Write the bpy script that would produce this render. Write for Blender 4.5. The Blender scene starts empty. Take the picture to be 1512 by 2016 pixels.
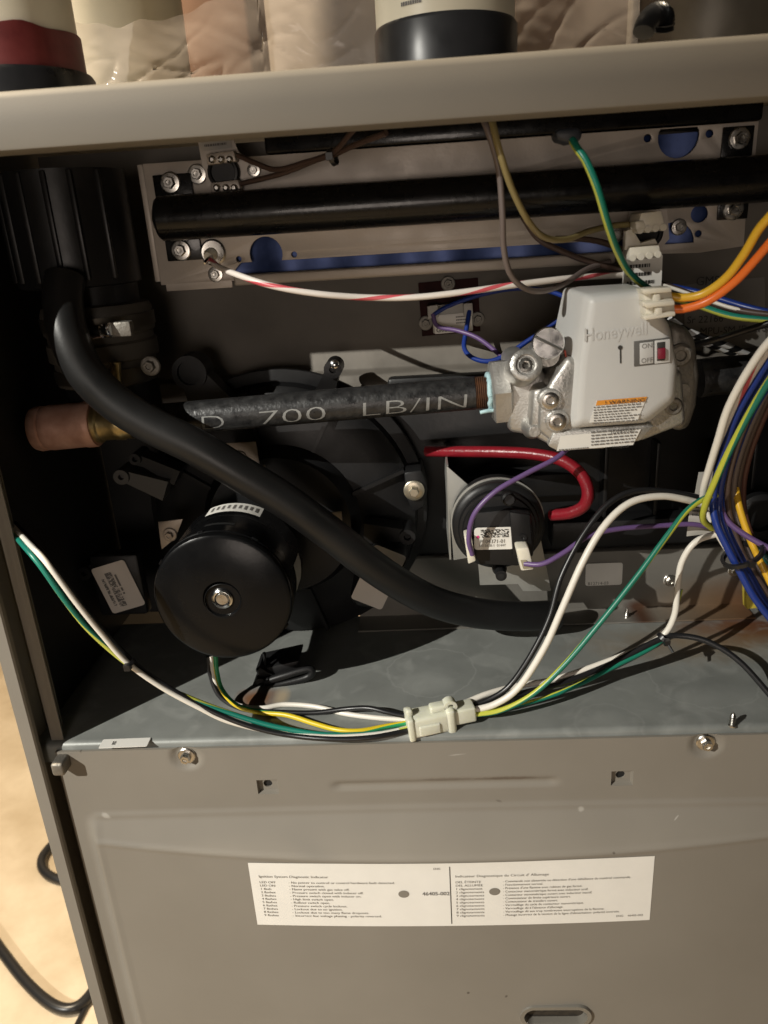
import bpy, bmesh, math, random
from mathutils import Vector, Matrix, noise
random.seed(7)
S = bpy.context.scene
COL = S.collection
R_ = math.radians

# ------------------------------------------------------------------ camera
F_PX = 1514.0                       # focal length in photo pixels (photo is 1512 x 2016)
CAM = Vector((0.0, -0.386, 0.29))
def cam_basis(pitch=20.5, roll=3.66, yaw=3.5):
    p, r, y = R_(pitch), R_(roll), R_(yaw)
    fwd = Vector((-math.sin(y)*math.cos(p), math.cos(y)*math.cos(p), -math.sin(p)))
    r0 = fwd.cross(Vector((0, 0, 1))).normalized(); u0 = r0.cross(fwd)
    return r0*math.cos(r)-u0*math.sin(r), u0*math.cos(r)+r0*math.sin(r), fwd
CR, CU, CF = cam_basis()
cam = bpy.data.cameras.new('camera'); camo = bpy.data.objects.new('camera', cam); COL.objects.link(camo)
cam.sensor_fit = 'HORIZONTAL'; cam.sensor_width = 36.0; cam.lens = 36.0*F_PX/1512.0
cam.clip_start = 0.01; cam.clip_end = 100
cam.dof.use_dof = True; cam.dof.focus_distance = 0.50; cam.dof.aperture_fstop = 14
M = Matrix((CR, CU, -CF)).transposed().to_4x4(); M.translation = CAM
camo.matrix_world = M
S.camera = camo
S.render.resolution_x = 768; S.render.resolution_y = 1024
S.render.engine = 'CYCLES'

# ------------------------------------------------------------------ light
W = bpy.data.worlds.new('World'); S.world = W; W.use_nodes = True
bg = W.node_tree.nodes['Background']; bg.inputs[0].default_value = (1.0, .88, .74, 1); bg.inputs[1].default_value = 0.006
def lamp(name, typ, loc, aim, energy, color, **kw):
    l = bpy.data.lights.new(name, typ); l.energy = energy; l.color = color
    for k, v in kw.items(): setattr(l, k, v)
    o = bpy.data.objects.new(name, l); COL.objects.link(o); o.location = loc
    o.rotation_euler = (Vector(aim)-Vector(loc)).to_track_quat('-Z', 'Y').to_euler()
    return o
lamp('work_light', 'SPOT', (-2.1, -1.95, 1.74), (-.37, 0, .06), 640, (1.0, .965, .88), spot_size=R_(23), spot_blend=1.0, shadow_soft_size=.012)
lamp('fill_light', 'AREA', (-.12, -1.3, .17), (-.03, .1, .15), 2.7, (1.0, .86, .75), shape='DISK', size=.42)
lamp('room_bulb', 'POINT', (-1.0, .03, 1.35), (0, 0, 0), 185, (1.0, .84, .62), shadow_soft_size=.06)
VS = S.view_settings
VS.view_transform = 'Standard'; VS.look = 'None'; VS.exposure = 0.0; VS.gamma = 1.0; VS.use_curve_mapping = False

# ------------------------------------------------------------------ helpers
def ray(px, py): return CR*((px-756)/F_PX)+CU*((1008-py)/F_PX)+CF
def P(px, py, y):
    d = ray(px, py); return CAM+d*((y-CAM.y)/d.y)
def PZ(px, py, z):
    d = ray(px, py); return CAM+d*((z-CAM.z)/d.z)
def PS(px, py, y, r=.002):          # like P, but never under the shelf top
    v = P(px, py, y)
    return v if v.z >= r else PZ(px, py, r)

def tag(o, label, cat, group=None):
    o['label'] = label; o['category'] = cat
    if group: o['group'] = group
    return o
def thing(name, label, cat, loc, group=None):
    o = bpy.data.objects.new(name, None); COL.objects.link(o); o.location = loc; o.empty_display_size = .01
    return tag(o, label, cat, group)
def attach(o, parent):
    if parent is None: return o
    o.parent = parent
    t = Vector((0, 0, 0)); q = parent
    while q is not None:
        if q.type == 'EMPTY': t += q.location
        q = q.parent
    o.matrix_parent_inverse = Matrix.Translation(-t) if parent.type == 'EMPTY' else Matrix.Identity(4)
    return o
def finish(name, me, mat, parent=None, smooth=35):
    me.name = name
    if mat is not None and not me.materials: me.materials.append(mat)
    if smooth:
        for p in me.polygons: p.use_smooth = True
        me.set_sharp_from_angle(angle=R_(smooth))
    o = bpy.data.objects.new(name, me); COL.objects.link(o)
    return attach(o, parent)
def from_bm(name, bm, mat, parent=None, smooth=35):
    bmesh.ops.recalc_face_normals(bm, faces=bm.faces[:])
    me = bpy.data.meshes.new(name); bm.to_mesh(me); bm.free()
    return finish(name, me, mat, parent, smooth)
def bevel(bm, w, seg=2, ang=25):
    if w <= 0: return
    es = [e for e in bm.edges if len(e.link_faces) == 2 and e.calc_face_angle(0) > R_(ang)]
    bmesh.ops.bevel(bm, geom=es, offset=w, segments=seg, profile=.5, affect='EDGES', clamp_overlap=True)
def add_box(bm, lo, hi, rot=None, org=None):
    vs = [bm.verts.new((x, y, z)) for x in (lo[0], hi[0]) for y in (lo[1], hi[1]) for z in (lo[2], hi[2])]
    for f in ((0,1,3,2),(4,6,7,5),(0,4,5,1),(2,3,7,6),(0,2,6,4),(1,5,7,3)): bm.faces.new([vs[i] for i in f])
    if rot is not None: bmesh.ops.rotate(bm, verts=vs, cent=org, matrix=rot)
    return vs
def box(name, lo, hi, mat, parent=None, bev=.001, seg=2, rot=None):
    bm = bmesh.new(); org = (Vector(lo)+Vector(hi))/2
    add_box(bm, lo, hi, rot, org); bmesh.ops.recalc_face_normals(bm, faces=bm.faces[:]); bevel(bm, bev, seg)
    return from_bm(name, bm, mat, parent)
def frame(ax):
    ax = Vector(ax).normalized(); u = ax.cross(Vector((0, 0, 1)))
    if u.length < 1e-3: u = Vector((1, 0, 0))
    u.normalize(); return ax, u, u.cross(ax)
def add_lathe(bm, prof, org, ax, n=32, phase=0.0, cap=True):
    ax, u, v = frame(ax); org = Vector(org); rings = []
    for r, a in prof:
        if r < 1e-6: rings.append([bm.verts.new(org+ax*a)])
        else: rings.append([bm.verts.new(org+ax*a+(u*math.cos(phase+2*math.pi*k/n)+v*math.sin(phase+2*math.pi*k/n))*r) for k in range(n)])
    for A, B in zip(rings, rings[1:]):
        for k in range(n):
            l = (k+1) % n
            if len(A) == 1 and len(B) == 1: break
            if len(A) == 1: bm.faces.new((A[0], B[l], B[k]))
            elif len(B) == 1: bm.faces.new((A[k], A[l], B[0]))
            else: bm.faces.new((A[k], A[l], B[l], B[k]))
    if cap:
        for Q in (rings[0], rings[-1]):
            if len(Q) > 2: bm.faces.new(Q)
def lathe(name, prof, org, ax, mat, parent=None, n=32, phase=0.0, smooth=35):
    bm = bmesh.new(); add_lathe(bm, prof, org, ax, n, phase)
    return from_bm(name, bm, mat, parent, smooth)
def spline(pts, sub=8):
    pts = [Vector(p) for p in pts]
    if len(pts) == 2: return [pts[0].lerp(pts[1], i/sub) for i in range(sub+1)]
    q = [pts[0]*2-pts[1]]+pts+[pts[-1]*2-pts[-2]]; out = []
    for i in range(1, len(q)-2):
        a, b, c, d = q[i-1:i+3]
        # centripetal-ish Catmull-Rom
        for k in range(sub):
            t = k/sub
            out.append(.5*((2*b)+(c-a)*t+(2*a-5*b+4*c-d)*t*t+(3*b-a-3*c+d)*t*t*t))
    out.append(pts[-1]); return out
def add_tube(bm, pts, r, n=10, twist=0.0, uv=None):
    m = len(pts); T = [(pts[min(i+1, m-1)]-pts[max(i-1, 0)]).normalized() for i in range(m)]
    ax, u, v = frame(T[0]); rings = []; L = 0
    for i in range(m):
        if i:
            L += (pts[i]-pts[i-1]).length
            q = T[i-1].rotation_difference(T[i]); u = q @ u; u = (u-T[i]*u.dot(T[i])).normalized()
        v = T[i].cross(u); rr = r(i/(m-1)) if callable(r) else r
        rings.append(([bm.verts.new(pts[i]+(u*math.cos(2*math.pi*k/n)+v*math.sin(2*math.pi*k/n))*rr) for k in range(n)], L))
    for (A, la), (B, lb) in zip(rings, rings[1:]):
        for k in range(n):
            l = (k+1) % n; f = bm.faces.new((A[k], A[l], B[l], B[k]))
            if uv is not None:
                for lo, c in zip(f.loops, ((k/n, la), ((k+1)/n, la), ((k+1)/n, lb), (k/n, lb))): lo[uv].uv = c
    bm.faces.new(rings[0][0]); bm.faces.new(rings[-1][0])
def tube(name, pts, r, mat, parent=None, n=10, sub=8, smooth=50):
    bm = bmesh.new(); uv = bm.loops.layers.uv.new('UVMap')
    add_tube(bm, spline(pts, sub), r, n, uv=uv)
    bmesh.ops.recalc_face_normals(bm, faces=bm.faces[:])
    me = bpy.data.meshes.new(name); bm.to_mesh(me); bm.free()
    return finish(name, me, mat, parent, smooth)
def prism(name, poly, y0, y1, mat, parent=None, bev=.001, seg=2, taper=1.0, shift=(0, 0), y0s=None):
    """front outline given as photo pixels at depth y0, extruded straight back to y1"""
    bm = bmesh.new(); A = [P(x, y, (y0s[i] if y0s else y0)) for i, (x, y) in enumerate(poly)]
    c = sum(A, Vector())/len(A)
    Bk = [Vector((c.x+(a.x-c.x)*taper+shift[0], y1, c.z+(a.z-c.z)*taper+shift[1])) for a in A]
    va = [bm.verts.new(a) for a in A]; vb = [bm.verts.new(b) for b in Bk]
    bm.faces.new(va); bm.faces.new(vb[::-1]); n = len(A)
    for i in range(n):
        j = (i+1) % n; bm.faces.new((va[i], vb[i], vb[j], va[j]))
    bmesh.ops.recalc_face_normals(bm, faces=bm.faces[:]); bevel(bm, bev, seg)
    return from_bm(name, bm, mat, parent, 40)
DG = None
def curve_mesh(cu):
    o = bpy.data.objects.new('tmp', cu); COL.objects.link(o)
    dg = bpy.context.evaluated_depsgraph_get(); dg.update()
    me = bpy.data.meshes.new_from_object(o.evaluated_get(dg))
    bpy.data.objects.remove(o); bpy.data.curves.remove(cu)
    return me
def plate2(name, loops, y, th, mat, parent=None, bev=0.0, to_world=None):
    """flat sheet with holes: loops are lists of (x, z) in metres; sheet stands in the xz plane, front at y"""
    cu = bpy.data.curves.new('tmp', 'CURVE'); cu.dimensions = '2D'; cu.fill_mode = 'BOTH'
    cu.extrude = max(th/2-bev, 1e-5); cu.bevel_depth = bev; cu.bevel_resolution = 1; cu.offset = -bev
    for lp in loops:
        sp = cu.splines.new('POLY'); sp.points.add(len(lp)-1); sp.use_cyclic_u = True
        for p, (x, z) in zip(sp.points, lp): p.co = (x, z, 0, 1)
    me = curve_mesh(cu)
    for v in me.vertices:
        x, z, d = v.co
        v.co = to_world(x, z, d) if to_world else Vector((x, y+th/2-d, z))
    if not to_world: me.flip_normals() if False else None
    me.materials.clear()
    bm = bmesh.new(); bm.from_mesh(me); bmesh.ops.remove_doubles(bm, verts=bm.verts[:], dist=1e-6); bmesh.ops.recalc_face_normals(bm, faces=bm.faces[:]); bm.to_mesh(me); bm.free()
    return finish(name, me, mat, parent, 35)
def pxl(pts, y): return [(P(a, b, y).x, P(a, b, y).z) for a, b in pts]
def plate(name, loops_px, y, th, mat, parent=None, bev=0.0): return plate2(name, [pxl(l, y) for l in loops_px], y, th, mat, parent, bev)
def circ(cx, cz, r, n=28, a0=0, a1=360): return [(cx+r*math.cos(R_(a0+(a1-a0)*k/n)), cz+r*math.sin(R_(a0+(a1-a0)*k/n))) for k in range(n+(1 if a1-a0 < 360 else 0))]
def rrect(w, h, r, n=5):
    out = []
    for cx, cz, a in ((w/2-r, h/2-r, 0), (-w/2+r, h/2-r, 90), (-w/2+r, -h/2+r, 180), (w/2-r, -h/2+r, 270)):
        out += [(cx+r*math.cos(R_(a+90*k/n)), cz+r*math.sin(R_(a+90*k/n))) for k in range(n+1)]
    return out
class Frame:                        # a flat label frame: centre, in-plane axes, outward normal
    def __init__(s, c, ex, ez): s.c = Vector(c); s.ex = Vector(ex).normalized(); s.n = s.ex.cross(Vector(ez)).normalized(); s.ez = s.n.cross(s.ex)
    def __call__(s, x, z, d=0): return s.c+s.ex*x+s.ez*z+s.n*d
def px_frame(tl, tr, bl, y):        # photo pixels of three corners on the plane at depth y
    a, b, c = P(*tl, y), P(*tr, y), P(*bl, y)
    f = Frame((b+c)/2, b-a, a-c); return f, (b-a).length, (a-c).length
def sticker(name, fr, w, h, r, mat, parent, th=.0003, lift=.0003):
    return plate2(name, [rrect(w, h, r)], 0, th, mat, parent, 0, lambda x, z, d: fr(x, z, lift+d))
def text(name, s, fr, x, z, size, mat, parent, lift=.0008, ext=0.0, align='LEFT', line=1.0, mapf=None, sx=1.0, bold=0.0, cuts=0):
    cu = bpy.data.curves.new('tmp', 'FONT'); cu.body = s; cu.size = 1.0; cu.align_x = align; cu.space_line = line
    cu.resolution_u = 3; cu.extrude = ext/size; cu.offset = bold/size
    me = curve_mesh(cu)
    if cuts:
        bm = bmesh.new(); bm.from_mesh(me); bmesh.ops.triangulate(bm, faces=bm.faces[:])
        for _ in range(cuts):
            es = [e for e in bm.edges if e.calc_length() > .07]
            if es: bmesh.ops.subdivide_edges(bm, edges=es, cuts=1)
            bmesh.ops.triangulate(bm, faces=bm.faces[:])
        bm.to_mesh(me); bm.free()
    for v in me.vertices:
        a = (x+v.co.x*size*sx, z+v.co.y*size, lift+v.co.z*size)
        v.co = mapf(*a) if mapf else fr(*a)
    me.materials.clear()
    return finish(name, me, mat, parent, 0)
def codes(name, fr, x, z, w, h, nx, nz, mat, parent, lift=.0008, dens=.5):   # smudged ink bars of a printed stacked barcode
    bm = bmesh.new()
    for j in range(nz):
        i = 0
        while i < nx:
            k = random.randint(1, 3)
            if random.random() < dens:
                q = [bm.verts.new(fr(x+a*w/nx, z+b*h/nz, lift)) for a, b in ((i, j), (min(i+k, nx), j), (min(i+k, nx), j+1), (i, j+1))]
                bm.faces.new(q)
            i += k
    return from_bm(name, bm, mat, parent, 0)
def smallprint(name, fr, x, z, w, h, rows, mat, parent, lift=.0008):          # rows of illegible fine print, as broken dashes
    bm = bmesh.new()
    for j in range(rows):
        zz = z+h*(1-(j+.75)/rows); hh = h/rows*.42; a = x; end = x+w*random.uniform(.72, 1)
        while a < end:
            l = min(random.uniform(.03, .11)*w, end-a)
            bm.faces.new([bm.verts.new(fr(p, q, lift)) for p, q in ((a, zz), (a+l, zz), (a+l, zz+hh), (a, zz+hh))]); a += l+w*.022
    return from_bm(name, bm, mat, parent, 0)
def screw(name, loc, r, parent, mat, ax=(0, -1, 0), hexr=.58, phase=.3, h=1.0):
    bm = bmesh.new()
    add_lathe(bm, [(r, 0), (r, r*.16*h), (r*.9, r*.24*h), (r*.6, r*.28*h)], loc, ax, 22)
    hr = r*hexr
    add_lathe(bm, [(hr, r*.1), (hr, r*.75*h), (hr*.88, r*.86*h), (hr*.5, r*.86*h), (hr*.42, r*.72*h), (0, r*.70*h)], loc, ax, 6, phase)
    return from_bm(name, bm, mat, parent, 30)

# ------------------------------------------------------------------ materials
def nodes(m): return m.node_tree.nodes, m.node_tree.links
def mat(name, col, rough=.5, metal=0.0, var=.0, vscale=30, rvar=.0, bump=0.0, bscale=400, spec=.5, coat=0.0, col2=None, trans=0.0, sss=0.0, detail=4):
    m = bpy.data.materials.new(name); m.use_nodes = True; N, L = nodes(m); b = N['Principled BSDF']
    b.inputs['Base Color'].default_value = (*col, 1); b.inputs['Roughness'].default_value = rough; b.inputs['Metallic'].default_value = metal
    b.inputs['Specular IOR Level'].default_value = spec; b.inputs['Coat Weight'].default_value = coat
    b.inputs['Transmission Weight'].default_value = trans
    if sss: b.inputs['Subsurface Weight'].default_value = sss; b.inputs['Subsurface Radius'].default_value = (.004, .004, .003); b.inputs['Subsurface Scale'].default_value = 1
    tc = N.new('ShaderNodeTexCoord')
    if var or col2 or rvar:
        n = N.new('ShaderNodeTexNoise'); n.inputs['Scale'].default_value = vscale; n.inputs['Detail'].default_value = detail; n.inputs['Roughness'].default_value = .6
        L.new(tc.outputs['Object'], n.inputs['Vector'])
        cr = N.new('ShaderNodeValToRGB'); cr.color_ramp.elements[0].position = .32; cr.color_ramp.elements[1].position = .7
        c2 = col2 or tuple(min(1, c*(1+var)) for c in col); c1 = col if col2 else tuple(c*(1-var) for c in col)
        cr.color_ramp.elements[0].color = (*c1, 1); cr.color_ramp.elements[1].color = (*c2, 1)
        L.new(n.outputs['Fac'], cr.inputs[0]); L.new(cr.outputs[0], b.inputs['Base Color'])
        if rvar:
            mr = N.new('ShaderNodeMapRange'); mr.inputs[1].default_value = .3; mr.inputs[2].default_value = .7; mr.inputs[3].default_value = max(.03, rough-rvar); mr.inputs[4].default_value = min(1, rough+rvar)
            L.new(n.outputs['Fac'], mr.inputs[0]); L.new(mr.outputs[0], b.inputs['Roughness'])
    if bump:
        n2 = N.new('ShaderNodeTexNoise'); n2.inputs['Scale'].default_value = bscale; n2.inputs['Detail'].default_value = 3
        L.new(tc.outputs['Object'], n2.inputs['Vector'])
        bp = N.new('ShaderNodeBump'); bp.inputs['Strength'].default_value = bump; bp.inputs['Distance'].default_value = .001
        L.new(n2.outputs['Fac'], bp.inputs['Height']); L.new(bp.outputs[0], b.inputs['Normal'])
    return m
def stripe(name, col, col2, width=.3, turns=0.0, rough=.35, ofs=0.0, dash=0.0):
    """wire insulation with a tracer stripe: UV u runs round the wire, v is metres along it"""
    m = mat(name, col, rough); N, L = nodes(m); b = N['Principled BSDF']
    uv = N.new('ShaderNodeUVMap'); uv.uv_map = 'UVMap'; sp = N.new('ShaderNodeSeparateXYZ'); L.new(uv.outputs[0], sp.inputs[0])
    mu = N.new('ShaderNodeMath'); mu.operation = 'MULTIPLY_ADD'; mu.inputs[1].default_value = turns; mu.inputs[2].default_value = ofs; L.new(sp.outputs[1], mu.inputs[0])
    ad = N.new('ShaderNodeMath'); ad.operation = 'ADD'; L.new(mu.outputs[0], ad.inputs[0]); L.new(sp.outputs[0], ad.inputs[1])
    fr = N.new('ShaderNodeMath'); fr.operation = 'FRACT'; L.new(ad.outputs[0], fr.inputs[0])
    lt = N.new('ShaderNodeMath'); lt.operation = 'LESS_THAN'; lt.inputs[1].default_value = width; L.new(fr.outputs[0], lt.inputs[0])
    mx = N.new('ShaderNodeMix'); mx.data_type = 'RGBA'; mx.inputs[6].default_value = (*col, 1); mx.inputs[7].default_value = (*col2, 1)
    L.new(lt.outputs[0], mx.inputs[0]); L.new(mx.outputs[2], b.inputs['Base Color'])
    return m
paint = mat('cabinet_paint', (.215, .196, .166), .58, 0, spec=.3, var=.05, vscale=9, rvar=.06, bump=.035, bscale=1100)
dark_shade_liner = mat('dark_shade_liner', (.008, .008, .0078), .7, var=.3, vscale=25)  # near-black lining colour also holds the shadow inside the cabinet
galv_panel = mat('galvanised_panel', (.19, .172, .148), .5, .4, var=.14, vscale=22, rvar=.1, bump=.05, bscale=300)
plate_m = mat('burner_plate_steel', (.48, .43, .38), .5, .3, var=.10, vscale=35, rvar=.1, bump=.08, bscale=600)
def marked(name, base_args, marks):
    m = mat(name, **base_args); N, L = nodes(m); b = N['Principled BSDF']; cur = b.inputs['Base Color'].links[0].from_socket; tc = N.new('ShaderNodeTexCoord')
    wn = N.new('ShaderNodeTexNoise'); wn.inputs['Scale'].default_value = 260; wn.inputs['Detail'].default_value = 3; L.new(tc.outputs['Object'], wn.inputs['Vector'])
    for px, py, rx, rz, rot, col, k in marks:
        c = P(px, py, -.008); mp = N.new('ShaderNodeMapping'); mp.vector_type = 'TEXTURE'; mp.inputs['Location'].default_value = (c.x, 0, c.z); mp.inputs['Rotation'].default_value = (0, rot, 0); mp.inputs['Scale'].default_value = (rx, 100, rz); L.new(tc.outputs['Object'], mp.inputs[0])
        ln = N.new('ShaderNodeVectorMath'); ln.operation = 'LENGTH'; L.new(mp.outputs[0], ln.inputs[0])
        ad = N.new('ShaderNodeMath'); ad.operation = 'MULTIPLY_ADD'; ad.inputs[1].default_value = .9; L.new(wn.outputs[0], ad.inputs[0]); L.new(ln.outputs['Value'], ad.inputs[2])
        mr = N.new('ShaderNodeMapRange'); mr.inputs[1].default_value = 1.45; mr.inputs[2].default_value = .9; mr.inputs[3].default_value = 0; mr.inputs[4].default_value = k; L.new(ad.outputs[0], mr.inputs[0])
        mx = N.new('ShaderNodeMix'); mx.data_type = 'RGBA'; mx.inputs[7].default_value = (*col, 1); L.new(mr.outputs[0], mx.inputs[0]); L.new(cur, mx.inputs[6]); cur = mx.outputs[2]
    L.new(cur, b.inputs['Base Color']); return m
dk, ltm = (.05, .04, .03), (.42, .40, .36)
doorpaint = marked('door_paint', dict(col=(.215, .196, .166), rough=.58, spec=.3, var=.07, vscale=7, rvar=.10, bump=.035, bscale=1100),
    [(921, 1938, .0012, .0012, 0, dk, .8), (995, 1945, .0011, .0016, .5, dk, .8), (1148, 1607, .0022, .0022, 0, ltm, .6), (1336, 1620, .0024, .0005, -.8, ltm, .8), (900, 1503, .006, .0007, -.1, ltm, .5),
     (1000, 1551, .022, .0022, 0, (.10, .07, .05), .55), (880, 1553, .020, .0020, 0, (.12, .09, .07), .4), (200, 1622, .0035, .0020, .4, ltm, .6), (145, 1492, .0009, .004, -.3, dk, .7), (930, 1690, .003, .002, 0, dk, .35), (985, 1595, .0025, .001, .4, dk, .35), (1205, 1668, .001, .001, 0, dk, .6)])
bluesteel = mat('heat_blued_steel', (.012, .028, .105), .38, .45, col2=(.05, .085, .24), vscale=38, rvar=.1)
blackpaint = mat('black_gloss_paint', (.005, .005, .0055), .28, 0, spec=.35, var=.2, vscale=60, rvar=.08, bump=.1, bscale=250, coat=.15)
blackmotor = mat('black_motor_paint', (.0045, .0046, .005), .25, 0, spec=.22, rvar=.07, vscale=30, var=.1, bump=.04, bscale=500)
blackplastic = mat('black_plastic', (.009, .009, .0095), .42, 0, spec=.32, var=.25, vscale=18, rvar=.1, bump=.06, bscale=350)
rubber = mat('black_rubber_hose', (.010, .010, .010), .42, 0, spec=.4, var=.2, vscale=20, rvar=.06, bump=.05, bscale=600)
blackpipe = mat('black_iron_pipe', (.022, .022, .023), .38, .35, col2=(.05, .05, .05), vscale=160, rvar=.14, bump=.35, bscale=420)
stencil = mat('stencil_ink', (.24, .24, .23), .7, var=.25, vscale=300)
copper = mat('bronze_coupling', (.40, .21, .15), .5, .25, col2=(.56, .34, .26), vscale=90, rvar=.12, bump=.3, bscale=260)
brass = mat('brass_nipple', (.42, .33, .16), .35, .9, var=.3, vscale=70, bump=.2, bscale=200)
castalu = mat('cast_aluminium', (.50, .49, .465), .42, .75, var=.09, vscale=60, rvar=.1, bump=.3, bscale=650)
castdull = mat('dull_cast_aluminium', (.22, .205, .18), .55, .6, var=.2, vscale=60, rvar=.1, bump=.3, bscale=650)
zinc = mat('zinc_screw', (.60, .58, .54), .30, 1.0, var=.12, vscale=200, rvar=.1)
brightsteel = mat('bright_steel', (.75, .75, .74), .18, 1.0, rvar=.06, vscale=150, var=.05)
yzinc = mat('yellow_zinc', (.58, .53, .42), .35, .9, var=.12, vscale=120)
bracketm = mat('bracket_steel', (.40, .345, .29), .45, .6, var=.12, vscale=80, rvar=.1)
greyplastic = mat('light_grey_plastic', (.56, .56, .545), .42, 0, var=.03, vscale=20, bump=.06, bscale=1400, sss=.05)
nylon = mat('white_nylon', (.72, .68, .57), .38, 0, var=.06, vscale=90, sss=.25)
clear_nylon = mat('translucent_nylon', (.66, .66, .54), .32, 0, var=.08, vscale=60, sss=.45)
paper = mat('white_label_paper', (.76, .74, .69), .55, 0, var=.025, vscale=60)
greypaper = mat('grey_label_paper', (.46, .44, .40), .6, 0, var=.05, vscale=60)
ink = mat('black_ink', (.035, .033, .03), .6)
greyink = mat('grey_ink', (.16, .15, .14), .6)
orange_ink = mat('orange_print', (.75, .30, .035), .5)
pvc = mat('cream_pvc', (.70, .64, .50), .35, 0, var=.04, vscale=12)
primer = mat('red_pipe_cement', (.11, .014, .014), .45, 0, col2=(.18, .032, .03), vscale=60)
rubbercoup = mat('black_rubber_coupling', (.022, .022, .024), .38, 0, var=.3, vscale=20, rvar=.12)
redhose = mat('red_silicone_tube', (.21, .009, .017), .32, 0, var=.12, vscale=120, bump=.25, bscale=500)
post_m = mat('brown_post', (.33, .20, .14), .6, 0, var=.12, vscale=14)
card = mat('brown_board', (.42, .29, .19), .7, 0, var=.15, vscale=18)
wallm = mat('basement_wall', (.36, .32, .275), .8, 0, var=.10, vscale=5, bump=.3, bscale=30)
duct = mat('duct_metal', (.42, .40, .36), .4, .6, var=.12, vscale=25, rvar=.12)
wh = mat('white_wire', (.76, .72, .64), .36); bk = mat('black_wire', (.012, .012, .013), .34); bl = mat('blue_wire', (.014, .038, .22), .32)
pu = mat('violet_wire', (.13, .075, .20), .38); br = mat('brown_wire', (.07, .045, .036), .4); gy = mat('grey_brown_wire', (.15, .12, .11), .42); ye = mat('yellow_wire', (.72, .42, .03), .33)
orn = mat('orange_wire', (.80, .17, .025), .33); ygy = mat('old_yellow_wire', (.26, .21, .09), .4)
gyl = stripe('green_yellow_wire', (.010, .18, .13), (.48, .50, .08), .38, 6.0, ofs=.5)
gyl2 = stripe('green_yellow_wire_b', (.012, .17, .11), (.50, .52, .06), .42, 4.0, ofs=.35)
gyl3 = stripe('green_yellow_wire_c', (.03, .32, .12), (.70, .52, .02), .5, 5.0, ofs=.1)
gyl4 = stripe('green_yellow_wire_d', (.010, .20, .14), (.48, .50, .08), .5, 1.2, ofs=.02)
wrd = stripe('white_red_wire', (.76, .70, .64), (.62, .10, .12), .22, 16.0, ofs=.2)
bwt = stripe('black_white_wire', (.012, .012, .013), (.72, .72, .72), .5, 70.0)

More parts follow.
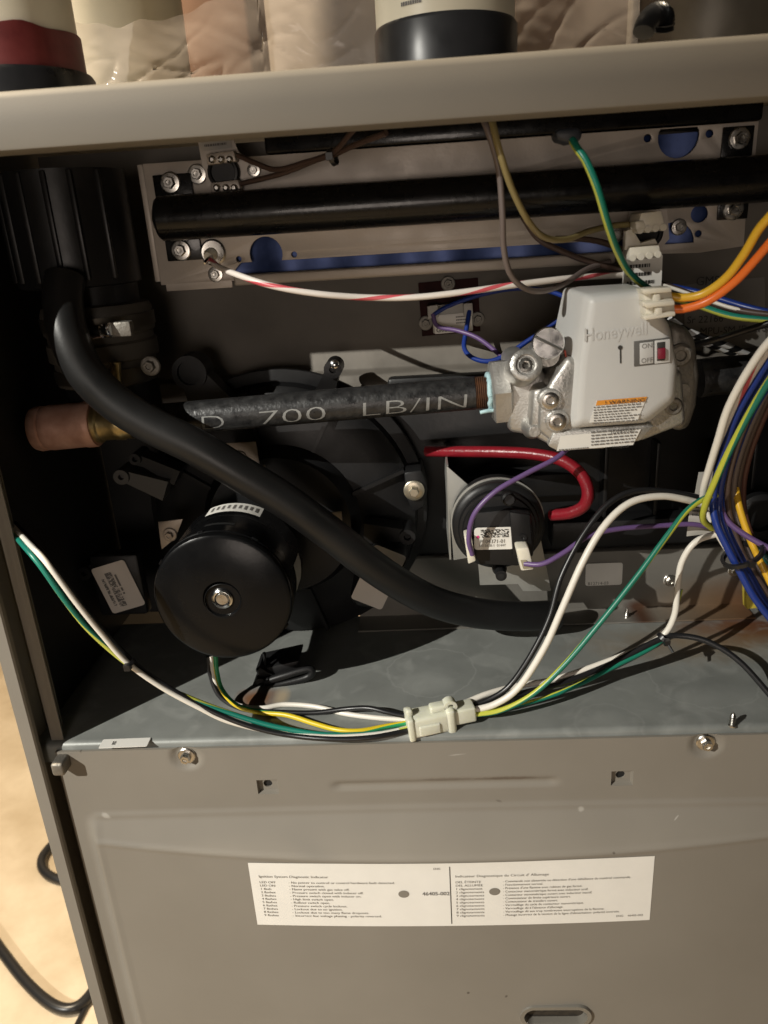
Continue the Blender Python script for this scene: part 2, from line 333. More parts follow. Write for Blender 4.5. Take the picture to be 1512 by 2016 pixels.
# shelf: galvanised sheet with faint water rings and rust
def shelf_mat():
    m = mat('galvanised_shelf', (.215, .225, .212), .46, .2, var=.12, vscale=26, rvar=.1, bump=.05, bscale=500); N, L = nodes(m); b = N['Principled BSDF']
    src = b.inputs['Base Color'].links[0].from_socket; tc = N.new('ShaderNodeTexCoord'); cur = src
    def over(fac, col, c):
        mx = N.new('ShaderNodeMix'); mx.data_type = 'RGBA'; mx.inputs[7].default_value = (*col, 1); L.new(fac, mx.inputs[0]); L.new(c, mx.inputs[6]); return mx.outputs[2]
    wob = N.new('ShaderNodeTexNoise'); wob.inputs['Scale'].default_value = 70; wob.inputs['Detail'].default_value = 5; L.new(tc.outputs['Object'], wob.inputs['Vector'])
    def math_(op, a, bb=None, c=None):
        n = N.new('ShaderNodeMath'); n.operation = op
        for i, q in enumerate((a, bb, c)):
            if q is None: continue
            if isinstance(q, (int, float)): n.inputs[i].default_value = q
            else: L.new(q, n.inputs[i])
        return n.outputs[0]
    def dist(cx, cy, sx=1, sy=1):
        mp = N.new('ShaderNodeMapping'); mp.inputs['Location'].default_value = (-cx/sx, -cy/sy, 0); mp.inputs['Scale'].default_value = (1/sx, 1/sy, 0); L.new(tc.outputs['Object'], mp.inputs[0])
        ln = N.new('ShaderNodeVectorMath'); ln.operation = 'LENGTH'; L.new(mp.outputs[0], ln.inputs[0]); return ln.outputs['Value']
    def band(d, r, w, k):      # thin ring
        a = math_('ABSOLUTE', math_('SUBTRACT', math_('ADD', d, math_('MULTIPLY', math_('SUBTRACT', wob.outputs[0], .5), r*.45)), r))
        mr = N.new('ShaderNodeMapRange'); mr.inputs[1].default_value = w; mr.inputs[2].default_value = 0; mr.inputs[3].default_value = 0; mr.inputs[4].default_value = k; L.new(a, mr.inputs[0]); return mr.outputs[0]
    def blob(d, r0, r1, k, wamp=.5):
        a = math_('ADD', d, math_('MULTIPLY', math_('SUBTRACT', wob.outputs[0], .5), wamp))
        mr = N.new('ShaderNodeMapRange'); mr.inputs[1].default_value = r1; mr.inputs[2].default_value = r0; mr.inputs[3].default_value = 0; mr.inputs[4].default_value = k; L.new(a, mr.inputs[0]); return mr.outputs[0]
    pal = (.34, .35, .33)
    for (px, py, r, k) in ((850, 1322, .030, .4), (1385, 1335, .034, .35), (1200, 1425, .020, .2)):
        c = PZ(px, py, 0); cur = over(band(dist(c.x, c.y, 1, 1), r, .0012, k), pal, cur)
    for (px, py, r, k) in ((830, 1345, .022, .4), (1190, 1425, .02, .28), (1420, 1385, .03, .22), (600, 1450, .03, .2), (370, 1455, .03, .2)):
        c = PZ(px, py, 0); cur = over(blob(dist(c.x, c.y, r, r*.7), .5, 1.05, k), pal, cur)
    c = PZ(1480, 1238, 0); cur = over(blob(dist(c.x, c.y, .060, .026), .25, 1.1, .95, .9), (.14, .045, .018), cur)
    c = PZ(1380, 1265, 0); cur = over(blob(dist(c.x, c.y, .09, .030), .1, 1.1, .6, .9), (.24, .16, .08), cur)
    wob2 = N.new('ShaderNodeTexNoise'); wob2.inputs['Scale'].default_value = 38; wob2.inputs['Detail'].default_value = 8; wob2.inputs['Distortion'].default_value = 1.2; L.new(tc.outputs['Object'], wob2.inputs['Vector'])
    mr2 = N.new('ShaderNodeMapRange'); mr2.inputs[1].default_value = .52; mr2.inputs[2].default_value = .72; mr2.inputs[4].default_value = .5; L.new(wob2.outputs[0], mr2.inputs[0]); cur = over(mr2.outputs[0], pal, cur)
    c = PZ(505, 1375, 0); cur = over(blob(dist(c.x, c.y, .016, .014), .3, 1.1, .85, .7), (.20, .075, .02), cur)
    c = PZ(555, 1372, 0); cur = over(blob(dist(c.x, c.y, .006, .012), .3, 1.1, .8, .5), (.45, .36, .24), cur)
    L.new(cur, b.inputs['Base Color']); return m
shelfm = shelf_mat()
def base_mat():
    m = mat('galvanised_base_panel', (.19, .18, .16), .46, .35, var=.12, vscale=26, rvar=.1, bump=.04, bscale=400); N, L = nodes(m); b = N['Principled BSDF']
    src = b.inputs['Base Color'].links[0].from_socket; tc = N.new('ShaderNodeTexCoord')
    cur = src
    for (px, py, y, r, col, k) in ((1255, 1192, .15, .011, (.07, .025, .012), .9), (1490, 1205, .14, .050, (.13, .05, .022), .9), (1390, 1210, .14, .05, (.22, .14, .07), .55)):
        c = P(px, py, y); mp = N.new('ShaderNodeMapping'); mp.inputs['Location'].default_value = (-c.x/r, 0, -c.z/(r*.6)); mp.inputs['Scale'].default_value = (1/r, 0, 1/(r*.6)); L.new(tc.outputs['Object'], mp.inputs[0])
        ln = N.new('ShaderNodeVectorMath'); ln.operation = 'LENGTH'; L.new(mp.outputs[0], ln.inputs[0])
        mr = N.new('ShaderNodeMapRange'); mr.inputs[1].default_value = 1.1; mr.inputs[2].default_value = .3; mr.inputs[4].default_value = k; L.new(ln.outputs['Value'], mr.inputs[0])
        mx = N.new('ShaderNodeMix'); mx.data_type = 'RGBA'; mx.inputs[7].default_value = (*col, 1); L.new(mr.outputs[0], mx.inputs[0]); L.new(cur, mx.inputs[6]); cur = mx.outputs[2]
    L.new(cur, b.inputs['Base Color']); return m
basem = base_mat()
def floor_mat():
    m = mat('beige_concrete', (.44, .345, .225), .42, 0, col2=(.66, .56, .42), vscale=7, rvar=.34, bump=.5, bscale=45, detail=9)
    return m
floorm = floor_mat()
def film_mat():
    m = bpy.data.materials.new('clear_plastic_film'); m.use_nodes = True; N, L = nodes(m); N.remove(N['Principled BSDF'])
    t = N.new('ShaderNodeBsdfTransparent'); t.inputs[0].default_value = (.93, .90, .87, 1)
    g = N.new('ShaderNodeBsdfGlossy'); g.inputs['Roughness'].default_value = .10; g.inputs[0].default_value = (.95, .93, .9, 1)
    d = N.new('ShaderNodeBsdfDiffuse'); d.inputs[0].default_value = (.8, .72, .66, 1)
    mx = N.new('ShaderNodeMixShader'); mx.inputs[0].default_value = .20; L.new(t.outputs[0], mx.inputs[1]); L.new(d.outputs[0], mx.inputs[2])
    lw = N.new('ShaderNodeLayerWeight'); lw.inputs[0].default_value = .20
    m2 = N.new('ShaderNodeMixShader'); L.new(lw.outputs['Fresnel'], m2.inputs[0]); L.new(mx.outputs[0], m2.inputs[1]); L.new(g.outputs[0], m2.inputs[2])
    tc = N.new('ShaderNodeTexCoord'); n2 = N.new('ShaderNodeTexNoise'); n2.inputs['Scale'].default_value = 30; n2.inputs['Detail'].default_value = 2; L.new(tc.outputs['Object'], n2.inputs['Vector'])
    bp = N.new('ShaderNodeBump'); bp.inputs['Strength'].default_value = .10; bp.inputs['Distance'].default_value = .006; L.new(n2.outputs[0], bp.inputs['Height']); L.new(bp.outputs[0], g.inputs['Normal'])
    L.new(m2.outputs[0], N['Material Output'].inputs[0]); return m
filmm = film_mat()
def glass_mat():
    m = mat('clear_sight_plastic', (.30, .28, .24), .08, 0, trans=.9); return m
sightm = glass_mat()

# ------------------------------------------------------------------ setting: floor and wall
FLOOR = -.52
me = bpy.data.meshes.new('floor'); me.from_pydata([(-4, -2, FLOOR), (3, -2, FLOOR), (3, 5, FLOOR), (-4, 5, FLOOR)], [], [(0, 1, 2, 3)])
o = finish('floor', me, floorm, None, 0); o['kind'] = 'structure'
me = bpy.data.meshes.new('wall'); me.from_pydata([(-4, 1.45, FLOOR), (3, 1.45, FLOOR), (3, 1.45, 2.4), (-4, 1.45, 2.4)], [], [(0, 1, 2, 3)])
o = finish('wall', me, wallm, None, 0); o['kind'] = 'structure'

# ------------------------------------------------------------------ furnace cabinet
XL, XR, YF, ZT, ZB = -.2525, .257, -.008, .3555, .3312
cab = thing('furnace_cabinet', 'grey painted furnace cabinet with its upper door off', 'furnace', (0, .3, FLOOR))
# left side sheet with folded front edge
bm = bmesh.new()
prof = [(XL, .70), (XL, YF+.002), (XL+.001, YF), (XL+.0085, YF), (XL+.0095, YF+.001), (XL+.0095, YF+.004), (XL+.0085, YF+.004), (XL+.0014, YF+.0045), (XL+.0014, .70)]
def extrude_profile(bm, prof, z0, z1):
    a = [bm.verts.new((x, y, z0)) for x, y in prof]; b = [bm.verts.new((x, y, z1)) for x, y in prof]
    for i in range(len(prof)):
        j = (i+1) % len(prof); bm.faces.new((a[i], a[j], b[j], b[i]))
    bm.faces.new(a); bm.faces.new(b[::-1])
extrude_profile(bm, prof, FLOOR, ZT-.001); from_bm('side_panel', bm, paint, cab)
bm = bmesh.new(); extrude_profile(bm, [(XR+XL-x if False else (XR+(XL-x)), y) for x, y in prof], FLOOR, ZT-.001); from_bm('side_panel', bm, paint, cab)
# inner flange beside the opening
c0, c1 = P(97, 1440, .006), P(121, 1440, .006)
fl = plate2('flange', [[(c0.x, -.012), (c1.x, -.012), (c1.x, .329), (c0.x, .329)], circ(P(118, 1473, .006).x, P(118, 1473, .006).z, .0017, 14)], .006, .0012, paint, cab, .0003)
box('recess_back', (XL+.0016, .020, FLOOR+.001), (c0.x+.001, .0212, .329), paint, cab, 0)
box('side_shade_liner', (XL+.0016, .022, .001), (XL+.0032, .26, .328), dark_shade_liner, cab, 0)  # both side linings near black, interior shadow put into their colour
box('side_shade_liner', (XR-.0032, .022, .001), (XR-.0016, .26, .328), dark_shade_liner, cab, 0)
# top rail (lintel) with rounded edges and return
bm = bmesh.new()
def rail_profile():
    pts = [(.69, ZT), (YF+.0035, ZT), (YF+.0012, ZT-.0010), (YF, ZT-.0035), (YF, ZB+.0015), (YF+.0004, ZB+.0004), (YF+.0015, ZB), (YF+.020, ZB), (YF+.020, ZB+.0012), (YF+.0016, ZB+.0012), (YF+.0013, ZB+.0016), (YF+.0013, ZT-.0036), (YF+.0036, ZT-.0013), (.69, ZT-.0013)]
    return pts
pr = rail_profile(); A = [bm.verts.new((XL-.0006, y, z)) for y, z in pr]; B = [bm.verts.new((XR+.0006, y, z)) for y, z in pr]
for i in range(len(pr)):
    j = (i+1) % len(pr); bm.faces.new((A[i], A[j], B[j], B[i]))
bm.faces.new(A); bm.faces.new(B[::-1]); from_bm('top_rail', bm, paint, cab, 50)
# shelf with turned-down front lip
bm = bmesh.new(); pr = [(.155, 0), (.006, 0), (.0035, -.0008), (.0025, -.003), (.0025, -.014), (.0037, -.014), (.0037, -.003), (.006, -.0012), (.155, -.0012)]
A = [bm.verts.new((XL+.002, y, z)) for y, z in pr]; B = [bm.verts.new((XR-.002, y, z)) for y, z in pr]
for i in range(len(pr)):
    j = (i+1) % len(pr); bm.faces.new((A[i], A[j], B[j], B[i]))
bm.faces.new(A); bm.faces.new(B[::-1]); shelf = from_bm('shelf', bm, shelfm, cab, 50)
v = PZ(1441, 1429, 0); bm = bmesh.new()
prof_s = [(.0022, 0), (.0022, .0006)]
for k in range(6): prof_s += [(.0013, .0009+k*.0011), (.0018, .00145+k*.0011)]
prof_s += [(.0012, .0082), (.0004, .0092), (0, .0094)]
add_lathe(bm, prof_s, v, (0, 0, 1), 14); from_bm('screw_tip', bm, zinc, shelf)
v = PZ(1225, 1203, 0); bm = bmesh.new(); add_lathe(bm, [(.0022, 0), (.0015, .001), (.0018, .002), (.0013, .003), (.0018, .004), (.0013, .005), (.0006, .008), (0, .0085)], Vector((v.x, .136, 0.0012)), (0, 0, 1), 12); from_bm('screw_tip', bm, zinc, shelf)
# paper strip lying on the shelf
a, b_, c_ = PZ(225, 1471, .0002), PZ(299, 1452, .0002), PZ(240, 1461, .0002)
fr = Frame((PZ(195, 1466, .0)+PZ(297, 1461, .0))/2, Vector((1, .02, 0)), Vector((0, 1, 0)))
sticker('paper_strip', fr, .030, .0085, .0006, paper, shelf)
text('lettering', 'II', fr, -.008, -.002, .005, ink, shelf)
# rear partition and base panel
bm = bmesh.new()
zpb = P(850, 722, .165).z
pr = [(.165, .345), (.165, zpb+.002), (.163, zpb), (.160, zpb-.001), (.158, zpb-.003), (.158, zpb-.016), (.160, zpb-.016), (.160, zpb-.003), (.1665, zpb+.0005), (.1665, .345)]
A = [bm.verts.new((XL+.004, y, z)) for y, z in pr]; B = [bm.verts.new((XR-.004, y, z)) for y, z in pr]
for i in range(len(pr)):
    j = (i+1) % len(pr); bm.faces.new((A[i], A[j], B[j], B[i]))
bm.faces.new(A); bm.faces.new(B[::-1]); from_bm('back_panel', bm, galv_panel, cab, 50)
box('lower_back_panel', (XL+.004, .175, .0), (XR-.004, .178, zpb), dark_shade_liner, cab, 0)
ztop = P(1130, 1085, .150).z
bm = bmesh.new(); pr = [(.156, ztop), (.150, ztop), (.1488, ztop-.001), (.1488, .0030), (.146, .0016), (.1285, .0016), (.1285, .0004), (.147, .0004), (.150, .0020), (.150, ztop-.0013), (.156, ztop-.0013)]
x0 = P(700, 1100, .15).x; x1 = P(1472, 1130, .15).x
A = [bm.verts.new((x0, y, z)) for y, z in pr]; B = [bm.verts.new((x1, y, z)) for y, z in pr]
for i in range(len(pr)):
    j = (i+1) % len(pr); bm.faces.new((A[i], A[j], B[j], B[i]))
bm.faces.new(A); bm.faces.new(B[::-1]); bp_ = from_bm('base_panel', bm, basem, cab, 50)
for px, py in ((1318, 1142), (1445, 1122)): screw('screw', P(px, py, .1488), .0048, bp_, zinc)
fr, w, h = px_frame((1150, 1103), (1226, 1103), (1152, 1157), .1485); fr = Frame(fr.c, (1, 0, 0), (0, 0, 1))
st = sticker('label_sticker', fr, .0275, .0185, .002, paper, bp_)
text('lettering', 'B12714-03', fr, -.012, -.0085, .0036, greyink, bp_)
# black header box behind the pressure switch
hb = thing('collector_box', 'black plastic collector box with stepped ribs behind the gas valve', 'collector box', P(1150, 1060, .15))
X0, X1 = P(770, 900, .14).x, XR-.006
box('box_body', (X0, .150, ztop+.001), (X1, .174, zpb-.004), blackplastic, hb, .003)
za, zb_ = P(1200, 1072, .135).z, P(1200, 1022, .135).z
box('ledge', (P(1085, 1050, .135).x, .132, za), (X1-.002, .1495, zb_), blackplastic, hb, .002)
box('ledge', (P(925, 960, .135).x, .138, P(1000, 985, .135).z), (P(1150, 960, .135).x, .1495, P(1000, 940, .135).z), blackplastic, hb, .002)
for px in (1190, 1290, 1400, 1478):
    x = P(px, 950, .14).x; box('rib', (x-.0014, .136, zb_+.001), (x+.0014, .1495, P(px, 870, .14).z), blackplastic, hb, .0006)
lathe('port', [(.016, 0), (.016, .006), (.013, .008), (.011, .008), (.011, .002), (0, .002)], P(1490, 1010, .128), (0, -1, 0), blackplastic, hb)
# clip beside the lower door
cl = box('door_clip', (P(106, 1495, -.004).x, -.010, P(106, 1517, -.004).z), (P(131, 1495, -.004).x, .004, P(106, 1493, -.004).z), castdull, cab, .0018, 3)

# ------------------------------------------------------------------ lower access door
door = thing('access_door', 'lower grey painted access door with bowed embossed panel', 'door panel', (0, 0, -.30))
DX0, DX1, DZ0, DZ1 = P(118, 1520, 0).x, XR-.020, FLOOR+.02, -.0045
DXC = .003
def sstep(t): t = max(0, min(1, t)); return t*t*(3-2*t)
EL = P(176, 1640, 0).x-DXC                      # left edge of raised panel (from the centre)
ZU = P(870, 1588, 0).z
def door_h(x, z):
    u = (x-DXC)/EL; au = abs(u)
    e = sstep((1-au)/.030+.0)
    if au > 1.0: e = 0
    hb_ = .0052+.0090*max(0, 1-u*u)
    zu = ZU-.0012*u*u
    t = .0165+.0130*max(0, 1-u*u)
    d = (zu-z)/t
    ramp = max(0, min(1, d))
    ramp = ramp-.5*.05*(1-math.cos(2*math.pi*ramp))*0
    # soften both ends of the ramp
    k = .055
    if d < k: ramp = max(0, d+k)**2/(4*k) if d > -k else 0
    elif d > 1-k: ramp = 1-max(0, (1+k-d))**2/(4*k) if d < 1+k else 1
    h = e*hb_*ramp
    if au < .985:
        ee = sstep((.985-au)/.03)
        for zz, hh2, ww2 in ((zu, .0009, .0030), (zu-t, .0007, .0030)):
            q2 = abs(z-zz)/ww2
            if q2 < 1: h += ee*hh2*(.5+.5*math.cos(math.pi*q2))
    if .955 < au < 1.0 and z < zu: h += .0007*math.sin(math.pi*(au-.955)/.045)*sstep((zu-z)/.01)
    # long stiffening groove
    g0, g1 = P(650, 1548, 0), P(1103, 1541, 0); zc = g0.z
    if g0.x < x < g1.x and abs(z-zc) < .0045:
        q = min(1, (x-g0.x)/.006, (g1.x-x)/.006)
        h -= .0016*q*(math.cos(math.pi*(z-zc)/.0045)*.5+.5)
    # dimples round the screws
    for sx_, sz_ in DIMP:
        rr = math.hypot(x-sx_, z-sz_)
        if rr < .0105: h -= .0024*(sstep((.0105-rr)/.0045))
    return h
DIMP = [(P(366, 1491, 0).x, P(366, 1491, 0).z), (P(1391, 1465, 0).x, P(1391, 1465, 0).z)]
def DY(x, z): return -door_h(x, z)
pock = []
for px, py in ((527, 1549), (1225, 1532)):
    c = P(px, py, 0); pock.append((c.x-.0066, c.x+.0066, c.z-.0056, c.z+.0052))
ov = P(1092, 1990, -.010); OVW, OVH = .0225, .0085
def lin(a, b, s): n = max(1, round((b-a)/s)); return [a+(b-a)*i/n for i in range(n+1)]
def merge(base, extra): 
    base = [b for b in base if all(abs(b-e) > .0006 for e in extra)]; return sorted(base+extra)
xs = merge(lin(DX0, DX1, .0022), [q for p in pock for q in p[:2]])
zs = merge(lin(DZ0, -.26, .02)[:-1]+lin(-.26, -.10, .0030)[:-1]+lin(-.10, DZ1, .0014), [q for p in pock[:1] for q in p[2:]]+[q for p in pock[1:] for q in p[2:]])
bm = bmesh.new(); G = [[bm.verts.new((x, DY(x, z), z)) for x in xs] for z in zs]
for j in range(len(zs)-1):
    for i in range(len(xs)-1):
        cx, cz = (xs[i]+xs[i+1])/2, (zs[j]+zs[j+1])/2
        if any(p[0] < cx < p[1] and p[2] < cz < p[3] for p in pock): continue
        if math.hypot(max(0, abs(cx-ov.x)-(OVW-OVH)), cz-ov.z) < OVH-.0004: continue
        bm.faces.new((G[j][i], G[j][i+1], G[j+1][i+1], G[j+1][i]))
# rolled border going back
bd = [G[j][0] for j in range(len(zs))], [G[-1][i] for i in range(len(xs))], [G[j][-1] for j in range(len(zs))]
for lst, dx, dz in ((bd[0], 0, 0), (bd[1], 0, 0), (bd[2], 0, 0)):
    nb = [bm.verts.new((v.co.x, .0018, v.co.z)) for v in lst]
    for i in range(len(lst)-1): bm.faces.new((lst[i], lst[i+1], nb[i+1], nb[i]))
dp = from_bm('door_skin', bm, doorpaint, door, 60)
for p in pock:
    bm = bmesh.new(); fw = .0007
    x0_, x1_, z0_, z1_ = p; yb = .0032
    o_ = [bm.verts.new((x, 0, z)) for x, z in ((x0_, z0_), (x1_, z0_), (x1_, z1_), (x0_, z1_))]
    i_ = [bm.verts.new((x, yb, z)) for x, z in ((x0_+.001, z0_+.001), (x1_-.001, z0_+.001), (x1_-.001, z1_-.001), (x0_+.001, z1_-.001))]
    for k in range(4): bm.faces.new((o_[k], o_[(k+1) % 4], i_[(k+1) % 4], i_[k]))
    pk = from_bm('pocket', bm, paint, door, 0)
    cx, cz = (x0_+x1_)/2-.0004, (z0_+z1_)/2+.0004
    plate2('pocket_plate', [[(x0_, z0_), (x1_, z0_), (x1_, z1_), (x0_, z1_)], circ(cx, cz, .0028, 20)], yb-.0002, .001, paint, pk)
    lathe('screw_socket', [(.0034, 0), (.0034, .001), (.0026, .001), (.0022, .004), (0, .004)], (cx, yb+.0012, cz), (0, 1, 0), dark_shade_liner, pk, 20)
for sx_, sz_ in DIMP: screw('screw', (sx_, .0024, sz_), .0056, door, zinc, h=1.15)
# oval sight window
bm = bmesh.new()
def oval(w, h, n=40):
    r = h; out = []
    for k in range(n):
        a = 2*math.pi*k/n; out.append(((w-h)*(1 if math.cos(a) > 0 else -1)+r*math.cos(a), r*math.sin(a)))
    return out
yo = DY(ov.x, ov.z)
rings = []
for w_, h_, dy in ((OVW+.0022, OVH+.0022, .0012), (OVW+.0014, OVH+.0014, -.0016), (OVW-.0012, OVH-.0012, -.0016), (OVW-.0022, OVH-.0022, .0020), (OVW-.0024, OVH-.0024, .0055)):
    rings.append([bm.verts.new((ov.x+x, yo+dy, ov.z+z)) for x, z in oval(w_, h_)])
for a, b in zip(rings, rings[1:]):
    for k in range(40): l = (k+1) % 40; bm.faces.new((a[k], a[l], b[l], b[k]))
from_bm('window_rim', bm, mat('window_gasket', (.16, .15, .13), .12, 0, coat=.5), door)
bm = bmesh.new(); q = [[bm.verts.new((ov.x+x, yo+.004+.0012*s, ov.z+z)) for x, z in oval(OVW-.0022-s*.004, OVH-.0022-s*.004)] for s in (0, .4, 1)]
for a, b in zip(q, q[1:]):
    for k in range(40): l = (k+1) % 40; bm.faces.new((a[k], a[l], b[l], b[k]))
bm.faces.new(q[-1]); from_bm('window_pane', bm, mat('dark_sight_glass', (.03, .026, .022), .10, 0, bump=.35, bscale=220), door)
# instruction label on the bowed panel
def on_door(x, z, d=0):
    e = .0008; nx = (DY(x+e, z)-DY(x-e, z))/(2*e); return Vector((x, DY(x, z)-.0003-d, z))
a, b, c = [P(*q, -.011) for q in ((886, 1698), (886, 1822), (490, 1690))]
LZ1, LZ0 = P(884, 1698, DY(.002, P(884, 1698, -.011).z)).z, P(888, 1822, DY(.002, P(888, 1822, -.011).z)).z
LX0, LX1 = P(500, 1752, -.008).x, P(1281, 1734, -.008).x
bm = bmesh.new(); n = 60; lx = lin(LX0, LX1, .004); lz = lin(LZ0, LZ1, .004)
hol = [(P(795, 1754, -.012), .0030), (P(973, 1749, -.012), .0030)]
G = [[bm.verts.new(on_door(x, z)) for x in lx] for z in lz]
for j in range(len(lz)-1):
    for i in range(len(lx)-1): bm.faces.new((G[j][i], G[j][i+1], G[j+1][i+1], G[j+1][i]))
lab = from_bm('instruction_label', bm, paper, door, 60)
for c, r in hol:
    bm = bmesh.new(); vs = [bm.verts.new(on_door(c.x+r*1.15*math.cos(2*math.pi*k/24), c.z+r*math.sin(2*math.pi*k/24), .0002)) for k in range(24)]; bm.faces.new(vs); from_bm('punched_hole', bm, paint, lab, 0)
bm = bmesh.new(); xm = P(887, 1760, -.012).x
g = [[bm.verts.new(on_door(xm+s*.00028, LZ0+.002+(LZ1-LZ0-.005)*k/10, .0002)) for s in (-1, 1)] for k in range(11)]
for a, b in zip(g, g[1:]): bm.faces.new((a[0], a[1], b[1], b[0]))
from_bm('divider_line', bm, ink, lab, 0)
LW = LX1-LX0; LH = LZ1-LZ0
def dtext(s, u, v, size, align='LEFT', line=1.0, sx=1.0, bold=0): text('lettering', s, None, LX0+u*LW, LZ0+v*LH, size, greyink, lab, lift=.0002, align=align, line=line, mapf=on_door, sx=sx, bold=bold)
ts = .0025
left = ['LED OFF', 'LED ON', '1 flash']+['%d flashes' % k for k in range(2, 10)]
leftd = ['- No power to control or control hardware fault detected.', '- Normal operation.', '- Flame present with gas valve off.', '- Pressure switch closed with inducer off.', '- Pressure switch open with inducer on.', '- High limit switch open.', '- Rollout switch open.', '- Pressure switch cycle lockout.', '- Lockout due to no ignition.', '- Lockout due to too many flame dropouts.', '- Incorrect line voltage phasing - polarity reversed.']
right = ['DEL ÉTEINTE', 'DEL ALLUMÉE', '1 clignotement']+['%d clignotements' % k for k in range(2, 10)]
rightd = ["- Commande non alimentée ou détection d'une défaillance du matériel commande.", '- Fonctionnement normal.', "- Présence d'une flamme avec robinet de gaz fermé.", '- Contacteur manométrique fermé avec inducteur actif.', '- Contacteur manométrique ouvert avec inducteur inactif.', '- Commutateur de limite supérieure ouvert.', '- Commutateur de transfert ouvert.', '- Verrouillage du cycle du contacteur manométrique.', "- Verrouillage dû à l'absence d'allumage.", '- Verrouillage dû aux trop nombreuses interruptions de la flamme.', "- Phasage incorrect de la tension de la ligne d'alimentation- polarité inversée."]
dtext('Ignition System Diagnostic Indicator', .022, .775, ts*1.1, sx=1.12)
dtext("Indicateur Diagnostique du Circuit d' Allumage", .515, .775, ts*1.1, sx=1.12)
for k in range(11):
    v = .685-k*.0535
    dtext(left[k], .022, v, ts, sx=1.12); dtext(leftd[k], .096, v, ts, sx=1.14)
    dtext(right[k], .515, v, ts, sx=1.12); dtext(rightd[k], .632, v, ts, sx=.95)
dtext('46405-002', .432, .50, .0040, bold=.00008); dtext('ENG', .462, .90, .0022); dtext('ENG    46405-002', .915, .075, .0023)

# ------------------------------------------------------------------ burner assembly
YP = .118
bur = thing('burner_assembly', 'galvanised burner mounting plate with blued slot and corner bolts', 'burner plate', P(760, 560, YP))
def X(px, py, y=YP): return P(px, py, y).x
def Z(px, py, y=YP): return P(px, py, y).z
zt, zbm = Z(292, 322), Z(340, 573)
xa, xb = X(300, 450), X(1488, 300)
zs0, zs1 = Z(820, 519), Z(820, 496)          # blue slot
xs0, xs1 = X(458, 540), X(1262, 480)
def slot_loop():
    c = P(524, 500, YP); r = .0103
    lp = [(xs0, zs0), (xs1, zs0), (xs1, zs1)]
    a = math.asin(min(1, max(-1, (zs1-c.z)/r)))
    lp += [(c.x+r*math.cos(t), c.z+r*math.sin(t)) for t in [a+(math.pi-2*a)*k/16 for k in range(17)]]
    lp += [(xs0+.006, zs1), (xs0, zs1-.006)]
    return lp
xr0 = X(1205, 440)
outer = [(xa, zt), (xb, zt), (xb, Z(1484, 384)), (X(1470, 400), Z(1470, 395)), (X(1465, 480), Z(1440, 486)), (X(1375, 490), Z(1375, 498)), (X(1270, 500), zbm+.005), (xs0-.001, zbm+.004), (xs0-.001, zbm), (xa+.003, zbm), (xa+.003, zbm+.004), (xa, zbm+.004)]
loops = [outer, slot_loop()]
for px, py, r in ((1336, 268, .0118), (1377, 421, .0050), (1275, 272, .0022), (1397, 263, .0022), (1375, 460, .0020), (470, 510, .0017), (579, 501, .0018)):
    c = P(px, py, YP); loops.append([(a, min(b, zt-.0008)) for a, b in circ(c.x, c.z, r, 26)])
c = P(1325, 480, YP); loops.append([(c.x+.0125*math.cos(R_(t)), c.z+.0125*math.sin(R_(t))) for t in range(0, 181, 12)])
plate2('mounting_plate', loops, YP, .0014, plate_m, bur, .0003)
# folded left edge and bottom rail
box('edge_fold', (xa-.0042, YP+.002, zbm+.006), (xa-.0006, YP+.030, zt), plate_m, bur, .0006)
bm = bmesh.new(); zr0, zr1 = Z(820, 541), Z(820, 519.5)
add_box(bm, (xs0+.001, YP-.004, zr0), (X(1210, 500), YP-.0002, zr1)); bmesh.ops.recalc_face_normals(bm, faces=bm.faces[:]); bevel(bm, .0014, 3); from_bm('bottom_rail', bm, plate_m, bur)
# blued burner tubes behind the slot and cut-outs
bm = bmesh.new(); nb_ = 60; g = []
for i in range(nb_+1):
    x = xa+.004+(xb-xa-.008)*i/nb_; dyv = .0030*(.5+.5*math.cos(i*2*math.pi/8.6))
    g.append([bm.verts.new((x, YP+.0045+dyv, z)) for z in (zbm+.006, zt-.003)])
for p, q in zip(g, g[1:]): bm.faces.new((p[0], q[0], q[1], p[1]))
from_bm('burner_face', bm, bluesteel, bur, 60)
# hood over the burners (seen dark under the rail)
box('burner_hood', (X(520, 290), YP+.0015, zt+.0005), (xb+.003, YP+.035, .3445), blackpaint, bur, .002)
# bolts and manifold tabs
man = thing('gas_manifold', 'glossy black gas manifold tube bolted across the burner plate', 'gas manifold', P(760, 420, .1))
RM = .0128; zm = P(330, 430, .1).z; YM = YP-.0165
tube('manifold_tube', [(P(318, 430, YM).x, YM, zm), (0, YM, zm+.0002), (XR-.006, YM, zm+.0004)], RM, blackpaint, man, 28, 6)
x = P(318, 430, YM).x; lathe('end_cap', [(0, .0042), (RM*.55, .0036), (RM*.9, .0015), (RM, -.001), (RM*.98, -.003)], (x, YM, zm), (-1, 0, 0), blackpaint, man, 28)
for (a, b, c, d), (sx_, sy_) in ((((308, 340, 375, 404)), (336, 360)), (((330, 460, 392, 515)), (357, 493)), (((1420, 246, 1487, 305)), (1455, 273)), (((1412, 388, 1476, 434)), (1443, 412))):
    yy = YP-.0022
    p0, p1 = P(a, d, yy), P(c, b, yy)
    tb = box('mounting_tab', (p0.x, yy, min(p0.z, zm) if sy_ < 380 and sx_ < 1000 else (p0.z if sy_ > 400 else zm)), (p1.x, YP-.0004, p1.z if not (sy_ > 400) else max(p1.z, zm)), blackpaint, man, .0006)
    screw('bolt', P(sx_, sy_, yy), .0062, man, zinc)
